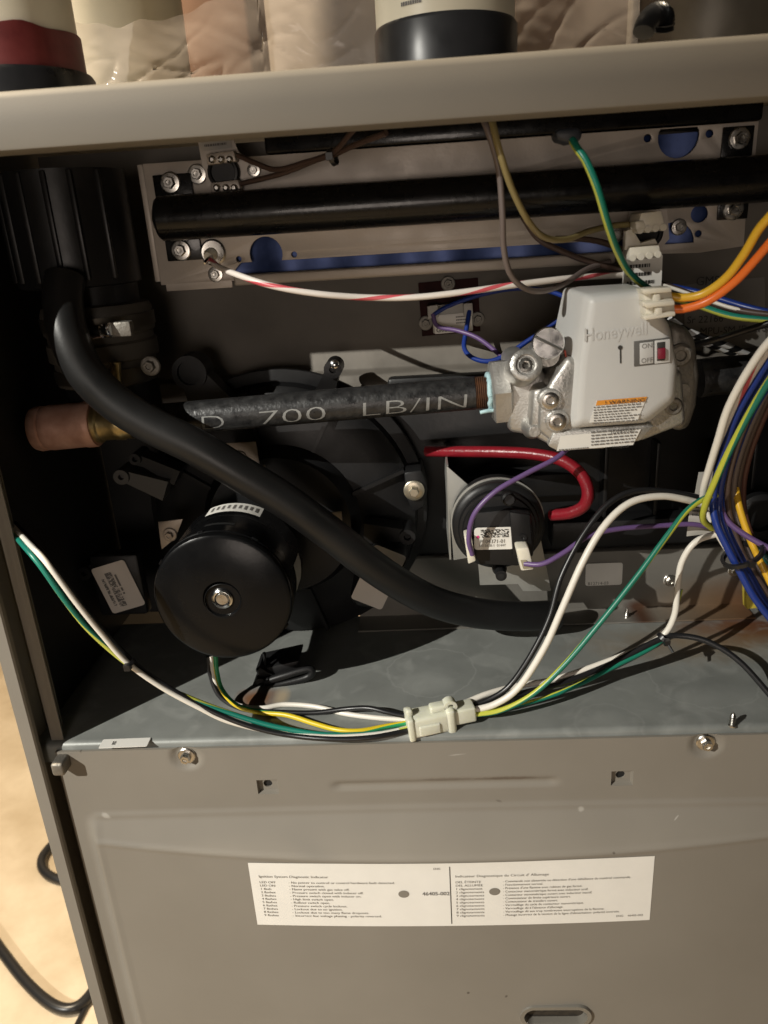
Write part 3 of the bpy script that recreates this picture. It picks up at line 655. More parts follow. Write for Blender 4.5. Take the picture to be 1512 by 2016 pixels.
# igniter
ig = thing('spark_igniter', 'spark igniter with white ceramic and washer at the plate corner', 'igniter', P(418, 500, YP))
lathe('washer', [(.0080, 0), (.0080, .0010), (.0070, .0016), (.0042, .0014)], P(420, 497, YP-.0002), (0, -1, 0), zinc, ig, 28)
lathe('ceramic', [(.0040, 0), (.0040, .004), (.0030, .0055), (.0026, .008)], P(417, 500, YP-.001), (-.1, -1, -.15), nylon, ig, 24)
lathe('terminal_pin', [(.0014, 0), (.0014, .010), (.0006, .012), (0, .012)], P(416, 505, YP-.008), (-.15, -1, -.3), brightsteel, ig, 12)
screw('screw', P(425, 540, YP-.0002), .0048, ig, zinc)
# limit switches -------------------------------------------------
def spade(name, tl, tr, br_, bl_, y0, y1, parent, m=None):
    """flag terminal housing with a wavy slot on its face"""
    o = prism(name, [tl, tr, br_, bl_], y0, y1, m or nylon, parent, .0006)
    return o
ls = thing('limit_switch', 'round limit switch with metal clips on the upper corner of the burner plate', 'limit switch', P(445, 335, YP))
plate('switch_bracket', [[(400, 335), (388, 270), (455, 262), (470, 300), (500, 320), (512, 340), (500, 352), (455, 352), (410, 368)]], YP-.0016, .001, plate_m, ls)
lathe('switch_body', [(.0095, 0), (.0095, .005), (.0088, .006), (.0075, .0062), (.0070, .0048), (0, .0048)], P(443, 340, YP-.0016), (0, -1, 0), blackplastic, ls, 28)
screw('screw', P(389, 343, YP-.0004), .0058, ls, zinc); screw('screw', P(500, 335, YP-.0016), .0040, ls, zinc)
for tl, tr, b2, b1 in (((405, 303), (460, 296), (465, 318), (408, 325)), ((414, 360), (468, 353), (474, 372), (416, 380))):
    o = prism('terminal_clip', [tl, tr, b2, b1], YP-.011, YP-.003, plate_m, ls, .0008)
    cx, cy = (tl[0]+b2[0])/2, (tl[1]+b2[1])/2
    for dx in (-16, 2, 18): lathe('clip_tooth', [(.0021, 0), (.0021, .002), (.001, .003), (0, .003)], P(cx+dx, cy+4, YP-.0105), (0, -1, 0), zinc, ls, 10)
fr, w, h = px_frame((396, 272), (452, 266), (398, 292), YP-.0018)
sticker('label_sticker', fr, .0185, .0085, .0008, greypaper, ls); smallprint('lettering', fr, -.007, -.003, .014, .006, 2, greyink, ls)

rs = thing('flame_switch', 'rollout switch with two white flag connectors at the right end of the burner plate', 'limit switch', P(1270, 480, YP))
plate('switch_bracket', [[(1240, 405), (1312, 400), (1318, 470), (1300, 490), (1300, 545), (1228, 552), (1230, 470)]], YP-.0018, .001, plate_m, rs)
lathe('switch_body', [(.0100, 0), (.0100, .0055), (.0088, .0065), (.0075, .0065), (.007, .005), (0, .005)], P(1268, 458, YP-.0018), (0, -1, 0), blackplastic, rs, 28)
screw('screw', P(1336, 447, YP-.0004), .0048, rs, zinc); screw('screw', P(1212, 462, YP-.0004), .0048, rs, zinc)
def flag(parent, tl, tr, b2, b1, y0, dep, step, m=nylon):
    prism('connector_housing', [tl, tr, b2, b1], y0, y0+dep, m, parent, .0007, 2)
    (ax, ay), (bx, by) = b1, b2
    # toothed lower jaw
    for k, f in enumerate((.12, .38, .64, .9)):
        px = ax+(bx-ax)*f; py = ay+(by-ay)*f-3
        lathe('housing_lobe', [(.0019, 0), (.0019, dep*.8)], P(px, py, y0-.0006), (0, 1, 0), m, parent, 14)
flag(rs, (1262, 419), (1302, 415), (1312, 450), (1254, 457), .074, .022, 1)
prism('connector_key', [(1251, 436), (1268, 434), (1272, 450), (1252, 452)], .073, .085, nylon, rs, .0006)
flag(rs, (1240, 487), (1298, 482), (1302, 503), (1238, 512), .078, .020, 1)
plate('lever', [[(1232, 455), (1245, 450), (1262, 478), (1290, 470), (1295, 480), (1262, 492), (1230, 492)]], .084, .006, nylon, rs, .0005)
fr, w, h = px_frame((1232, 515), (1296, 510), (1233, 560), YP-.0022)
prism('lower_bracket', [(1230, 513), (1298, 508), (1296, 552), (1228, 560)], .090, .094, plate_m, rs, .0005); fr, w, h = px_frame((1232, 515), (1296, 510), (1233, 560), .0896)
sticker('label_sticker', fr, .0225, .018, .001, paper, rs); smallprint('lettering', fr, -.009, -.008, .018, .014, 3, ink, rs)
# clip under the rail where the green wire starts
wc = tag(prism('wire_clip', [(1092, 262), (1100, 252), (1140, 250), (1148, 262), (1142, 278), (1120, 282), (1098, 276)], .020, .034, mat('blue_black_clip', (.02, .025, .035), .5), None, .0015), 'small blue-black wire clip tucked under the top rail', 'clip')
# rollout sensor on the back panel
YB = .165
ro = thing('rollout_sensor', 'small sensor on a dark red square plate fixed to the back panel', 'sensor', P(885, 600, YB))
darkred = mat('dark_red_plate', (.028, .005, .005), .6, 0, var=.4, vscale=40, spec=.12)
plate('sensor_plate', [[(823, 557), (941, 547), (946, 652), (831, 662)]], YB-.0016, .0012, darkred, ro)
for px, py in ((882, 558), (838, 636), (940, 628)): screw('screw', P(px, py, YB-.0018), .0050, ro, castdull)
prism('sensor_body', [(850, 602), (926, 594), (932, 650), (853, 657)], YB-.010, YB-.002, greypaper, ro, .0008)
fr, w, h = px_frame((853, 624), (930, 617), (855, 655), YB-.0104)
sticker('label_sticker', fr, .026, .0125, .0006, paper, ro); text('lettering', 'G05M', fr, -.012, -.0052, .0045, ink, ro); smallprint('lettering', fr, .002, -.001, .010, .006, 3, greyink, ro)
for pts in (((841, 603), (862, 600), (864, 625), (843, 628)), ((912, 598), (930, 596), (932, 622), (914, 624))): prism('terminal_housing', list(pts), YB-.018, YB-.008, greypaper, ro, .0006)
# rating label at the right on the back panel
rl = plate('rating_label', [[(1345, 560), (1505, 545), (1508, 690), (1350, 700)]], YB-.0008, .0004, mat('dull_label', (.16, .15, .135), .6, 0, var=.06, vscale=40), cab)
fr = Frame(P(1345, 640, YB-.001), (1, 0, 0), (0, 0, 1))
text('lettering', 'GMS', fr, .006, .026, .008, ink, rl); text('lettering', 'Sr 22166\nRe MPU-SM JD RFS', fr, .002, .001, .0068, ink, rl, line=1.2)

# ------------------------------------------------------------------ flue pipe and rubber coupling (upper left)
vent = thing('vent_pipe', 'large black vent pipe with rubber coupling and steel clamps inside the cabinet', 'vent pipe', P(215, 760, .1))
vx, vy, vr = P(140, 450, .1).x, .1, .0360
z0, z1 = P(200, 560, .1).z, .3295
lathe('pipe_body', [(vr-.003, 0), (vr, .001), (vr, z1-z0)], (vx, vy, z0), (0, 0, 1), blackplastic, vent, 40)
for ang in (-150, -128, -105, -82, -60, -35):
    a = R_(ang); bx = vx+vr*math.cos(a); by = vy+vr*math.sin(a); box('pipe_rib', (bx-.0016, by-.0016, z0+.004), (bx+.0016, by+.0016, z1-.001), blackplastic, vent, .0008)
zc0, zc1 = P(215, 765, .075).z, P(215, 600, .075).z
rbm = mat('grey_rubber_sleeve', (.055, .049, .040), .55, 0, var=.15, vscale=40)
hh = zc1-zc0; xq = P(203, 680, .1).x
lathe('rubber_sleeve', [(.0285, 0), (.031, .001), (.031, hh*.30), (.0335, hh*.33), (.0335, hh*.52), (.032, hh*.55), (.032, hh*.62), (.0335, hh*.65), (.0335, hh*.9), (.032, hh*.98), (.028, hh)], (xq, .1, zc0), (0, 0, 1), rbm, vent, 40)
lathe('pipe_neck', [(.027, 0), (.027, z0+.004-zc1+.006)], (xq, .1, zc1-.004), (0, 0, 1), blackplastic, vent, 32)
lathe('outlet_neck', [(.029, 0), (.029, .030)], (xq, .104, zc0-.028), (0, 0, 1), blackplastic, vent, 32)
for f in (.14, .78):
    zz = zc0+hh*f; rr = .0337 if f > .5 else .0313
    lathe('clamp_band', [(rr, 0), (rr+.0006, 0), (rr+.0006, .008), (rr, .008)], (xq, .1, zz-.004), (0, 0, 1), mat('dull_clamp_steel', (.10, .088, .07), .4, .85), vent, 40)
cs = P(205, 651, .062)
lathe('clamp_screw', [(.0040, 0), (.0040, .006), (.0030, .0065), (.0030, .0085), (.0042, .009), (.0042, .0115), (.003, .012), (0, .012)], cs+Vector((-.006, 0, -.001)), (1, -.25, .15), brightsteel, vent, 14)
box('clamp_housing', tuple(cs+Vector((.003, -.001, -.004))), tuple(cs+Vector((.016, .006, .0045))), castdull, vent, .001)
lathe('brass_tab', [(.0032, 0), (.0032, .016)], P(228, 752, .068)+Vector((0, 0, -.004)), (.12, 0, 1), brass, vent, 12)
screw('clamp_bolt', P(297, 720, .085), .0062, vent, castdull)

# ------------------------------------------------------------------ gas pipe
YG = .075
gp = thing('gas_pipe', 'black iron gas pipe with stencilled numbers and threaded end', 'pipe', P(640, 800, YG))
p0, p1 = P(250, 832, YG), P(935, 774, YG); ax = (p1-p0).normalized(); PR = .0099
tube('pipe_body', [p0, p0.lerp(p1, .5), p1], PR, blackpipe, gp, 36, 12)
prof = []; q = P(968, 771, YG); L_ = (q-p1).length
rust = mat('rusty_thread', (.14, .06, .025), .6, .3, col2=(.06, .03, .02), vscale=200)
for k in range(int(L_/.0012)): prof += [(PR*.93, k*.0012), (PR*1.0, k*.0012+.0005)]
lathe('thread', prof, p1-ax*.001, ax, rust, gp, 32, smooth=20)
UPV = Vector((0, 0, 1)); UPV = (UPV-ax*UPV.dot(ax)).normalized(); OUT = ax.cross(UPV)
if OUT.y > 0: OUT = -OUT
def on_pipe(s0, ang0):
    def f(x, z, d):
        x += z*.12
        a = ang0+z/PR; return p0+ax*(s0+x)+(OUT*math.cos(a)+UPV*math.sin(a))*(PR+.00025+d)
    return f
def pipetext(s, px, size, sx=1.0):
    s0 = (P(px, 832-(px-250)*.0847, YG)-p0).dot(ax)
    text('stencil_lettering', s, None, 0, 0, size, stencil, gp, lift=0, mapf=on_pipe(s0, R_(-40)), sx=sx, cuts=3, bold=-.00022)
pipetext('-', 350, .0128, 1.6); pipetext('D', 396, .0132, 1.75); pipetext('700', 508, .0132, 2.2); pipetext('LB/IN', 706, .0132, 2.15)
# coupling and nipple
cpl = thing('pipe_coupling', 'weathered bronze pipe coupling on the gas line beside the hose', 'pipe coupling', P(130, 850, YG))
ca, cb = P(68, 845, YG), P(190, 834, YG); cl_ = (cb-ca).length
lathe('coupling_body', [(.0100, 0), (.0132, .001), (.0142, .004), (.0140, .0070), (.0132, .0078), (.0138, .0088), (.0142, .012), (.0140, cl_-.008), (.0144, cl_-.006), (.0144, cl_-.001), (.0138, cl_), (.010, cl_)], ca, (cb-ca), copper, cpl, 40)
na, nb = cb, p0+ax*.004; nl = (nb-na).length
lathe('nipple', [(.0122, 0), (.0122, nl*.12), (.0108, nl*.16), (.0104, nl*.5), (.0108, nl*.55), (.0108, nl*.75), (.0101, nl*.8), (.0101, nl)], na, (nb-na), brass, cpl, 32)

# ------------------------------------------------------------------ gas valve
gv = thing('gas_valve', 'grey gas control valve with cast aluminium body and red switch', 'gas valve', P(1190, 870, YG))
YC = .036
hexc = P(984, 766, YG)
a_ = P(966, 772, YG); b__ = P(1003, 768, YG)
lathe('hex_fitting', [(.0185, 0), (.0205, .0012), (.0205, (b__-a_).length-.001), (.019, (b__-a_).length)], a_, (b__-a_), castalu, gv, 6, R_(8), 20)
sealant = mat('pale_blue_thread_sealant', (.42, .62, .66), .5, 0)
bm = bmesh.new(); ring = []
for k in range(40):
    t = 2*math.pi*k/40; rr = PR*1.08+.0016*noise.noise(Vector((k*.7, 3, 1)))
    ring.append(a_-ax*(.0012+.0012*noise.noise(Vector((k*.5, 0, 5))))+(OUT*math.cos(t)+UPV*math.sin(t))*rr)
add_tube(bm, ring+[ring[0]], lambda t: .0015+.0006*noise.noise(Vector((t*30, 1, 1))), 8)
add_tube(bm, spline([a_+OUT*PR-UPV*.009, a_-ax*.004+OUT*(PR+.0012)-UPV*.0088, a_-ax*.0075+OUT*(PR+.0004)-UPV*.0095]), .0012, 8)
from_bm('thread_sealant', bm, sealant, gv, 60)
# body: flange, neck, base block, rear disc
prism('inlet_flange', [(1001, 712), (1030, 700), (1062, 720), (1085, 755), (1112, 800), (1118, 880), (1040, 858), (1000, 852)], .060, .105, castalu, gv, .004, 3)
prism('valve_block', [(1050, 768), (1150, 740), (1345, 730), (1352, 835), (1268, 868), (1100, 886), (1042, 856)], .046, .100, castalu, gv, .003, 3)
prism('label_face', [(1090, 850), (1272, 835), (1290, 838), (1262, 868), (1186, 884), (1096, 888), (1078, 878)], .0405, .060, castalu, gv, .0014, 2)
prism('outlet_body', [(1318, 640), (1350, 640), (1372, 668), (1380, 740), (1374, 800), (1358, 848), (1325, 852), (1318, 760)], .052, .108, castdull, gv, .005, 3)
prism('web', [(1085, 752), (1120, 700), (1150, 720), (1150, 860), (1098, 880), (1060, 850), (1062, 800)], .042, .080, castalu, gv, .003, 3)
# pressure tap bosses and screws
t1 = P(1036, 718, .040)
lathe('tap_boss', [(.0098, .030), (.0094, .003), (.0088, .0008), (.0076, 0), (.0058, 0), (.0054, .0010), (.0048, .0012), (.0040, .0010), (.0034, .003), (0, .003)], t1, (.0, 1, -.32), castalu, gv, 40)
lathe('hex_plug', [(.0042, 0), (.0042, .0018), (.0025, .0020), (.0025, .0002), (0, .0002)], t1+Vector((0, .0030, -.001)), (0, -1, .32), zinc, gv, 6, .3)
t2 = P(1080, 676, .042)
bm = bmesh.new(); add_lathe(bm, [(.0075, .012), (.0075, .0045), (.0088, .004), (.0088, .0006), (.0082, 0), (0, 0)], t2, (.04, 1, -.1), 36)
from_bm('slotted_knob', bm, brightsteel, gv, 30)
sl = box('knob_slot', (t2.x-.0086, t2.y-.0007, t2.z-.0007), (t2.x+.0086, t2.y+.0006, t2.z+.0009), mat('slot_shade', (.30, .31, .30), .25, 1.0), gv, .0002, 1, Matrix.Rotation(R_(28), 3, 'Y'))
lathe('knob_neck', [(.0062, 0), (.0062, .012), (.008, .014), (.008, .03)], P(1080, 700, .05), (0, 1, -.1), castalu, gv, 24)
for px, py, r in ((1083, 788, .0055), (1097, 830, .0058)):
    c = P(px, py, .0395)
    lathe('screw_boss', [(r*1.15, .012), (r*1.15, .0008), (r, 0), (0, 0)], c, (0, 1, 0), castalu, gv, 24)
    lathe('screw', [(r*.86, 0), (r*.86, .0012), (r*.7, .0016), (r*.42, .0016), (r*.34, .0006), (0, .0006)], c, (0, -1, 0), zinc, gv, 24)
lathe('cap_stud', [(.0062, .014), (.0062, .003), (.0045, 0), (.0038, -.004), (.003, -.0048), (0, -.0048)], P(1050, 846, .050), (0, 1, 0), castalu, gv, 24)
lathe('screw', [(.0052, .006), (.0052, 0), (.0042, -.001), (.0025, -.001), (.002, 0), (0, 0)], P(1326, 800, .046), (0, 1, 0), castdull, gv, 20)
lathe('screw', [(.0066, .006), (.0066, 0), (.0052, -.001), (.0032, -.001), (.0026, 0), (0, 0)], P(1340, 700, .050), (0, 1, 0), castdull, gv, 20)
for px, py in ((1345, 768), (1338, 800)): lathe('cast_dimple', [(.0038, 0), (.0038, -.0006), (.002, -.0006)], P(px, py, .0512), (0, 1, 0), castdull, gv, 18)
# plastic cover (built from a tapered loft with a rounded nose)
def cover():
    bm = bmesh.new()
    front = [(1166, 590), (1262, 578), (1312, 650), (1327, 722), (1322, 782), (1270, 822), (1140, 832), (1146, 724)]
    mid = [(1150, 580), (1268, 566), (1320, 640), (1335, 722), (1331, 790), (1276, 834), (1122, 845), (1132, 722)]
    A = [P(x, y, YC) for x, y in front]; Bm = [P(x, y, YC+.005) for x, y in mid]
    Bk = [Vector((b.x+(b.x-A[0].x)*0, .072, b.z)) for b in Bm]
    # the left cheek flares out towards the casting
    Bk[7] = Bk[7]+Vector((-.010, 0, .001)); Bk[6] = Bk[6]+Vector((-.006, 0, 0)); Bk[0] = Bk[0]+Vector((-.006, 0, .002))
    rings = [[bm.verts.new(p) for p in r] for r in (A, Bm, Bk)]
    bm.faces.new(rings[0]); bm.faces.new(rings[-1][::-1])
    for a, b in zip(rings, rings[1:]):
        for i in range(8): j = (i+1) % 8; bm.faces.new((a[i], b[i], b[j], a[j]))
    bmesh.ops.recalc_face_normals(bm, faces=bm.faces[:]); bevel(bm, .0032, 4, 14)
    return from_bm('cover', bm, greyplastic, gv, 60)
cov = cover()
cf, w, h = px_frame((1160, 600), (1300, 585), (1160, 700), YC)
cf = Frame(P(1225, 700, YC), P(1310, 690, YC)-P(1160, 707, YC), (0, 0, 1))
def cxy(px, py): d = P(px, py, YC)-cf.c; return d.dot(cf.ex), d.dot(cf.ez)
x, z = cxy(1150, 672); text('embossed_lettering', 'Honeywell', cf, x, z, .0094, greyplastic, cov, lift=-.0002, ext=.0005, sx=.82, bold=.00012)
# rectangular switch recess
x0_, z1_ = cxy(1250, 674); x1_, z0_ = cxy(1318, 712)
def cov_rect(name, xa_, xb_, za_, zb2, lift0, lift1, m, parent, bev=.0003):
    bm = bmesh.new(); vs = []
    for x_ in (xa_, xb_):
        for d in (lift0, lift1):
            for z_ in (za_, zb2): vs.append(bm.verts.new(cf(x_, z_, d)))
    for f in ((0,1,3,2),(4,6,7,5),(0,4,5,1),(2,3,7,6),(0,2,6,4),(1,5,7,3)): bm.faces.new([vs[i] for i in f])
    bmesh.ops.recalc_face_normals(bm, faces=bm.faces[:]); bevel(bm, bev, 2); return from_bm(name, bm, m, parent)
ww, hh_ = x1_-x0_, z1_-z0_
shade = mat('dark_grey_plastic', (.10, .098, .092), .5)
cov_rect('switch_bezel', x0_-.0006, x1_+.0002, z0_-.0006, z1_+.0006, -.001, .0004, shade, cov)
cov_rect('switch_plate', x0_+ww*.13, x0_+ww*.52, z0_+.0003, z1_-.0006, -.0005, .0009, greyplastic, cov)
cov_rect('switch_plate', x0_+ww*.56, x1_, z0_-.0002, z1_-.0002, -.0005, .0010, greyplastic, cov)
cov_rect('switch_slot', x0_+ww*.62, x0_+ww*.86, z0_+hh_*.10, z1_-hh_*.10, -.0005, .0013, ink, cov)
sw = cov_rect('red_switch', x0_+ww*.63, x0_+ww*.84, z0_+hh_*.20, z0_+hh_*.66, 0, .0032, mat('dark_red_switch', (.20, .012, .03), .4), cov)
text('lettering', 'ON', cf, x0_+ww*.18, z1_-.0036, .0036, greyink, cov, lift=.0011); text('lettering', 'OFF', cf, x0_+ww*.16, z0_+.0011, .0036, greyink, cov, lift=.0011)
xq_, zq_ = cxy(1221, 684); cov_rect('arrow_mark', xq_-.0003, xq_+.0005, zq_-.0085, zq_-.0005, -.0003, .0003, ink, cov, 0)
lathe('arrow_mark', [(.0012, 0), (.0012, .0005), (0, .0005)], cf(xq_-.0001, zq_, 0), cf.n, ink, cov, 14)
# warning sticker: lies on the lower front, sloped like the photo
wf = Frame(P(1219, 809, YC-.0001), P(1275, 783, YC)-P(1174, 791, YC), (.0, 0, 1))
wq = plate('warning_sticker', [[(1176, 789), (1274, 781), (1255, 828), (1160, 832)]], YC-.0005, .0003, paper, cov)
plate('warning_band', [[(1176, 789), (1274, 781), (1270, 790.5), (1173, 798.5)]], YC-.0009, .0003, orange_ink, wq)
text('lettering', '! WARNING', Frame(P(1190, 796.5, YC-.001), wf.ex, (0, 0, 1)), 0, 0, .0030, ink, wq, lift=.0006, sx=1.35)
sf = Frame(P(1214, 815, YC-.0008), wf.ex, (0, 0, 1)); smallprint('lettering', sf, -.0125, -.0050, .027, .0105, 7, greyink, wq, lift=.0002)
# lower data label on the casting
lp = plate('data_label', [[(1104, 858), (1262, 845), (1246, 876), (1096, 888)]], .0397, .0003, paper, gv)
lf = Frame(P(1215, 866, .0394), P(1262, 845, .04)-P(1104, 858, .04), (0, 0, 1))
smallprint('lettering', lf, -.0145, -.0025, .026, .0090, 5, greyink, lp, lift=.0002); text('lettering', '1D2637-01', lf, -.004, .0040, .0030, ink, lp, lift=.0003)
text('lettering', 'Honeywell', lf, -.003, -.0048, .0022, ink, lp, lift=.0003)
smallprint('lettering', Frame(P(1128, 884, .0394), lf.ex, (0, 0, 1)), -.008, -.0006, .017, .0016, 1, greyink, lp, lift=.0002)
# orange/red tag on the left cheek
prism('red_tag', [(1111, 690), (1114, 690), (1124, 752), (1121, 752)], .0475, .050, mat('red_tag', (.42, .06, .03), .5), gv, 0)
# terminal block on top right: two white plug housings
tb = thing('plug_connector', 'two stacked cream plug housings on the gas valve with yellow and orange leads', 'connector', P(1295, 625, .04))
for (tl, tr, b2, b1), y in ((((1266, 571), (1322, 566), (1326, 597), (1268, 603)), .022), (((1270, 598), (1328, 592), (1330, 622), (1271, 630)), .0215)):
    prism('plug_housing', [tl, tr, b2, b1], y+.005, y+.020, nylon, tb, .0009)
    (ax_, ay_), (bx_, by_) = tl, tr
    prism('plug_top_lip', [(ax_-1, ay_-2), (bx_, by_-1), (bx_+1, by_+9), (ax_+2, ay_+9)], y, y+.008, nylon, tb, .0006)
    prism('plug_latch', [(ax_+20, ay_+8), (ax_+34, ay_+6), (ax_+36, ay_+24), (ax_+22, ay_+26)], y+.001, y+.009, nylon, tb, .0008)
    prism('plug_bottom_lip', [(b1[0]-2, b1[1]-9), (b2[0], b2[1]-9), b2, (b1[0]-2, b1[1]+1)], y+.001, y+.009, nylon, tb, .0006)
# outlet pipe to manifold (black, behind)
tube('outlet_pipe', [P(1375, 745, .082), P(1440, 738, .082), (XR-.004, .082, P(1440, 738, .082).z)], .0115, blackpipe, gv, 24)

# ------------------------------------------------------------------ inducer blower
ib = thing('inducer_blower', 'black induced draft blower with round motor and scroll housing', 'blower', P(540, 1330, .1))
HC = P(552, 1035, .112)
hy = .0
lathe('scroll_housing', [(.046, -.002), (.050, -.002), (.053, .004), (.056, .010), (.075, .014), (.088, .016), (.0945, .020), (.0965, .026), (.0965, .046), (.093, .048)], HC, (0, 1, 0), blackplastic, ib, 72)
lathe('housing_plate', [(.047, 0), (.044, .001), (.036, .0015), (.020, .0015), (0, .0015)], HC+Vector((0, -.001, 0)), (0, 1, 0), blackplastic, ib, 48)
bm = bmesh.new()
def volute(a): return .0985+.013*sstep((a+40)/260.0)
pts = []
for k in range(73):
    a = R_(-180+5*k); r = .1015+.004*math.cos(a-R_(60)); pts.append((HC.x+r*math.cos(a), HC.z+r*math.sin(a)))
plate2('housing_flange', [pts[:-1]], HC.y+.026, .004, blackplastic, ib, .0008)
# radial ribs, seam lines and ears
for ang, r0, r1 in ((100, .057, .094), (62, .057, .094), (20, .055, .094), (-30, .055, .094), (-75, .055, .094), (150, .055, .094)):
    a = R_(ang); d = Vector((math.cos(a), 0, math.sin(a))); t = Vector((-d.z, 0, d.x))
    bm = bmesh.new(); q0, q1 = HC+d*r0, HC+d*r1
    A = [q0+t*.0013+Vector((0, .006, 0)), q0-t*.0013+Vector((0, .006, 0)), q1-t*.0013+Vector((0, .012, 0)), q1+t*.0013+Vector((0, .012, 0))]
    va = [bm.verts.new(v) for v in A]; vb = [bm.verts.new(v+Vector((0, .014, 0))) for v in A]
    bm.faces.new(va); bm.faces.new(vb[::-1])
    for i in range(4): j = (i+1) % 4; bm.faces.new((va[i], vb[i], vb[j], va[j]))
    from_bm('rib', bm, blackplastic, ib)
def ear(px, py, y, r=.006, hole=.0028, toward=None, m=blackplastic):
    c = P(px, py, y)
    lathe('mounting_ear', [(hole, .004), (hole, 0), (r, 0), (r, .020), (hole, .020)], c, (0, 1, 0), m, ib, 22)
    if toward is not None:
        d = (Vector(toward)-c); d.y = 0; L2 = d.length; d.normalize(); t = Vector((-d.z, 0, d.x)); bm = bmesh.new()
        A = [c+t*r*.8+d*r*.5, c-t*r*.8+d*r*.5, c-t*r*1.4+d*min(L2, .03), c+t*r*1.4+d*min(L2, .03)]
        va = [bm.verts.new(v+Vector((0, .003, 0))) for v in A]; vb = [bm.verts.new(v+Vector((0, .018, 0))) for v in A]
        bm.faces.new(va); bm.faces.new(vb[::-1])
        for i in range(4): j = (i+1) % 4; bm.faces.new((va[i], vb[i], vb[j], va[j]))
        from_bm('ear_web', bm, m, ib)
ear(802, 1058, .100, .0055, .0025, HC); ear(238, 940, .098, .0052, .0020, HC, mat('grey_ear', (.06, .058, .053), .5)); ear(655, 728, .118, .006, .0024, HC)
ear(515, 1352, .060, .0062, .0030, P(540, 1300, .08)); ear(265, 905, .104, .0040, .0018, HC); ear(165, 1130, .100, .0050, .0020, HC)
ear(372, 735, .112, .0115, .0080, HC)
lathe('ear_bolt', [(.0030, 0), (.0030, .003), (.0015, .004), (0, .004)], P(659, 717, .117), (0, -1, .2), brightsteel, ib, 14)
# stand foot at the bottom with a flattened loop
box('foot_leg', (P(527, 1360, .068).x, .060, .0006), (P(548, 1360, .068).x, .082, P(530, 1345, .066).z), blackplastic, ib, .002)
tube('foot_loop', [P(522, 1342, .060), P(560, 1330, .060), P(606, 1317, .062), P(614, 1324, .062), P(602, 1334, .062), P(560, 1345, .061), P(535, 1350, .060)], .0026, blackplastic, ib, 12)
prism('foot', [(500, 1320), (590, 1300), (575, 1340), (520, 1352)], .066, .090, blackplastic, ib, .002)
# washer + bolt on the right ear
sb = P(815, 965, .118)
prism('bolt_tab', [(795, 930), (830, 925), (842, 965), (836, 1000), (812, 1010), (800, 980)], .119, .150, blackplastic, ib, .002)
lathe('washer', [(.0072, 0), (.0072, .0012), (.0062, .0018), (.003, .0018)], sb, (0, -1, 0), yzinc, ib, 30)
lathe('bolt', [(.0036, .0012), (.0036, .0055), (.003, .0062), (0, .0062)], sb, (0, -1, 0), yzinc, ib, 6, .2)
# motor
mo = P(437, 1180, .026); MR = .0425
mx_, mz_ = mo.x, mo.z
mo_body = lathe('motor_body', [(MR-.003, 0), (MR-.0006, .0006), (MR-.0006, .010), (MR-.0012, .0105), (MR-.0012, .052), (MR-.005, .058), (MR-.010, .060), (.012, .060)], (mx_, .030, mz_), (0, 1, 0), blackmotor, ib, 64)
mcap = lathe('motor_cap', [(MR-.001, .009), (MR, .008), (MR, .0062), (MR-.0007, .0056), (MR-.0003, .005), (MR-.0003, .003), (MR-.0012, .0010), (MR-.0030, 0), (.0118, 0), (.0108, .0010), (.0098, .0028), (.0074, .0030), (.0070, .0012), (.0058, .0004), (.0040, .0004)], (mx_, .026, mz_), (0, 1, 0), blackmotor, ib, 72)
lathe('bearing_ring', [(.0066, .003), (.0064, .0002), (.0054, -.0004), (.0046, 0), (.0044, .002), (.0044, .003)], (mx_, .026, mz_), (0, 1, 0), brightsteel, mcap, 36)
lathe('motor_shaft', [(.0042, .003), (.0042, .0006), (.0034, -.0004), (0, -.0004)], (mx_, .026, mz_), (0, 1, 0), zinc, mcap, 30)
lathe('retainer_edge', [(.0112, .0012), (.0116, -.0002), (.0112, -.0004), (.0106, .0010)], (mx_+.0006, .0262, mz_-.0012), (0, 1, 0), blackmotor, mcap, 40)
for k in range(8):
    a = R_(12+45*k); c = Vector((mx_+(MR+.0002)*math.cos(a), .0325, mz_+(MR+.0002)*math.sin(a)))
    box('crimp', (c.x-.002, c.y-.0008, c.z-.0008), (c.x+.002, c.y+.0008, c.z+.0008), blackmotor, mcap, .0004, 1, Matrix.Rotation(-(a-math.pi/2), 3, 'Y'))
def on_motor(name, a0, a1, y0, y1, m, lift=.0003, parent=None):
    bm = bmesh.new(); g = []
    for i in range(13):
        a = R_(a0+(a1-a0)*i/12); rr = MR-.0012+lift; g.append([bm.verts.new((mx_+rr*math.cos(a), y, mz_+rr*math.sin(a))) for y in (y0, y1)])
    for p, q in zip(g, g[1:]): bm.faces.new((p[0], p[1], q[1], q[0]))
    return from_bm(name, bm, m, parent or ib, 60)
ml = on_motor('label_sticker', 112, 62, .067, .082, paper, parent=mo_body); on_motor('label_sticker', 12, -14, .052, .072, greypaper, parent=mo_body)
for k in range(9): on_motor('lettering', 108-k*5, 108-k*5-2.2, .071+.001*(k % 2), .078, greyink, .0005, mo_body)
on_motor('vent_slot', 104, 78, .0445, .0475, dark_shade_liner, .0002, mo_body)
on_motor('body_seam', 118, 40, .0598, .0603, dark_shade_liner, .0002, mo_body)
# three motor straps on the housing
for nm, pts, y, (sx_, sy_) in (('strap', [(440, 873), (503, 870), (511, 915), (520, 928), (503, 934), (445, 905)], .100, (472, 901)), ('strap', [(311, 1028), (360, 1022), (345, 1060), (318, 1082)], .092, (335, 1052)), ('strap', [(625, 1012), (672, 1007), (676, 1047), (640, 1030)], .098, (655, 1036))):
    o = plate('motor_strap', [pts], y, .0014, bracketm, ib, .0002); screw('screw', P(sx_, sy_, y-.0002), .0049, o, bracketm)
plate('strap_edge', [[(490, 925), (520, 918), (522, 930), (500, 936)]], .094, .004, bracketm, ib)
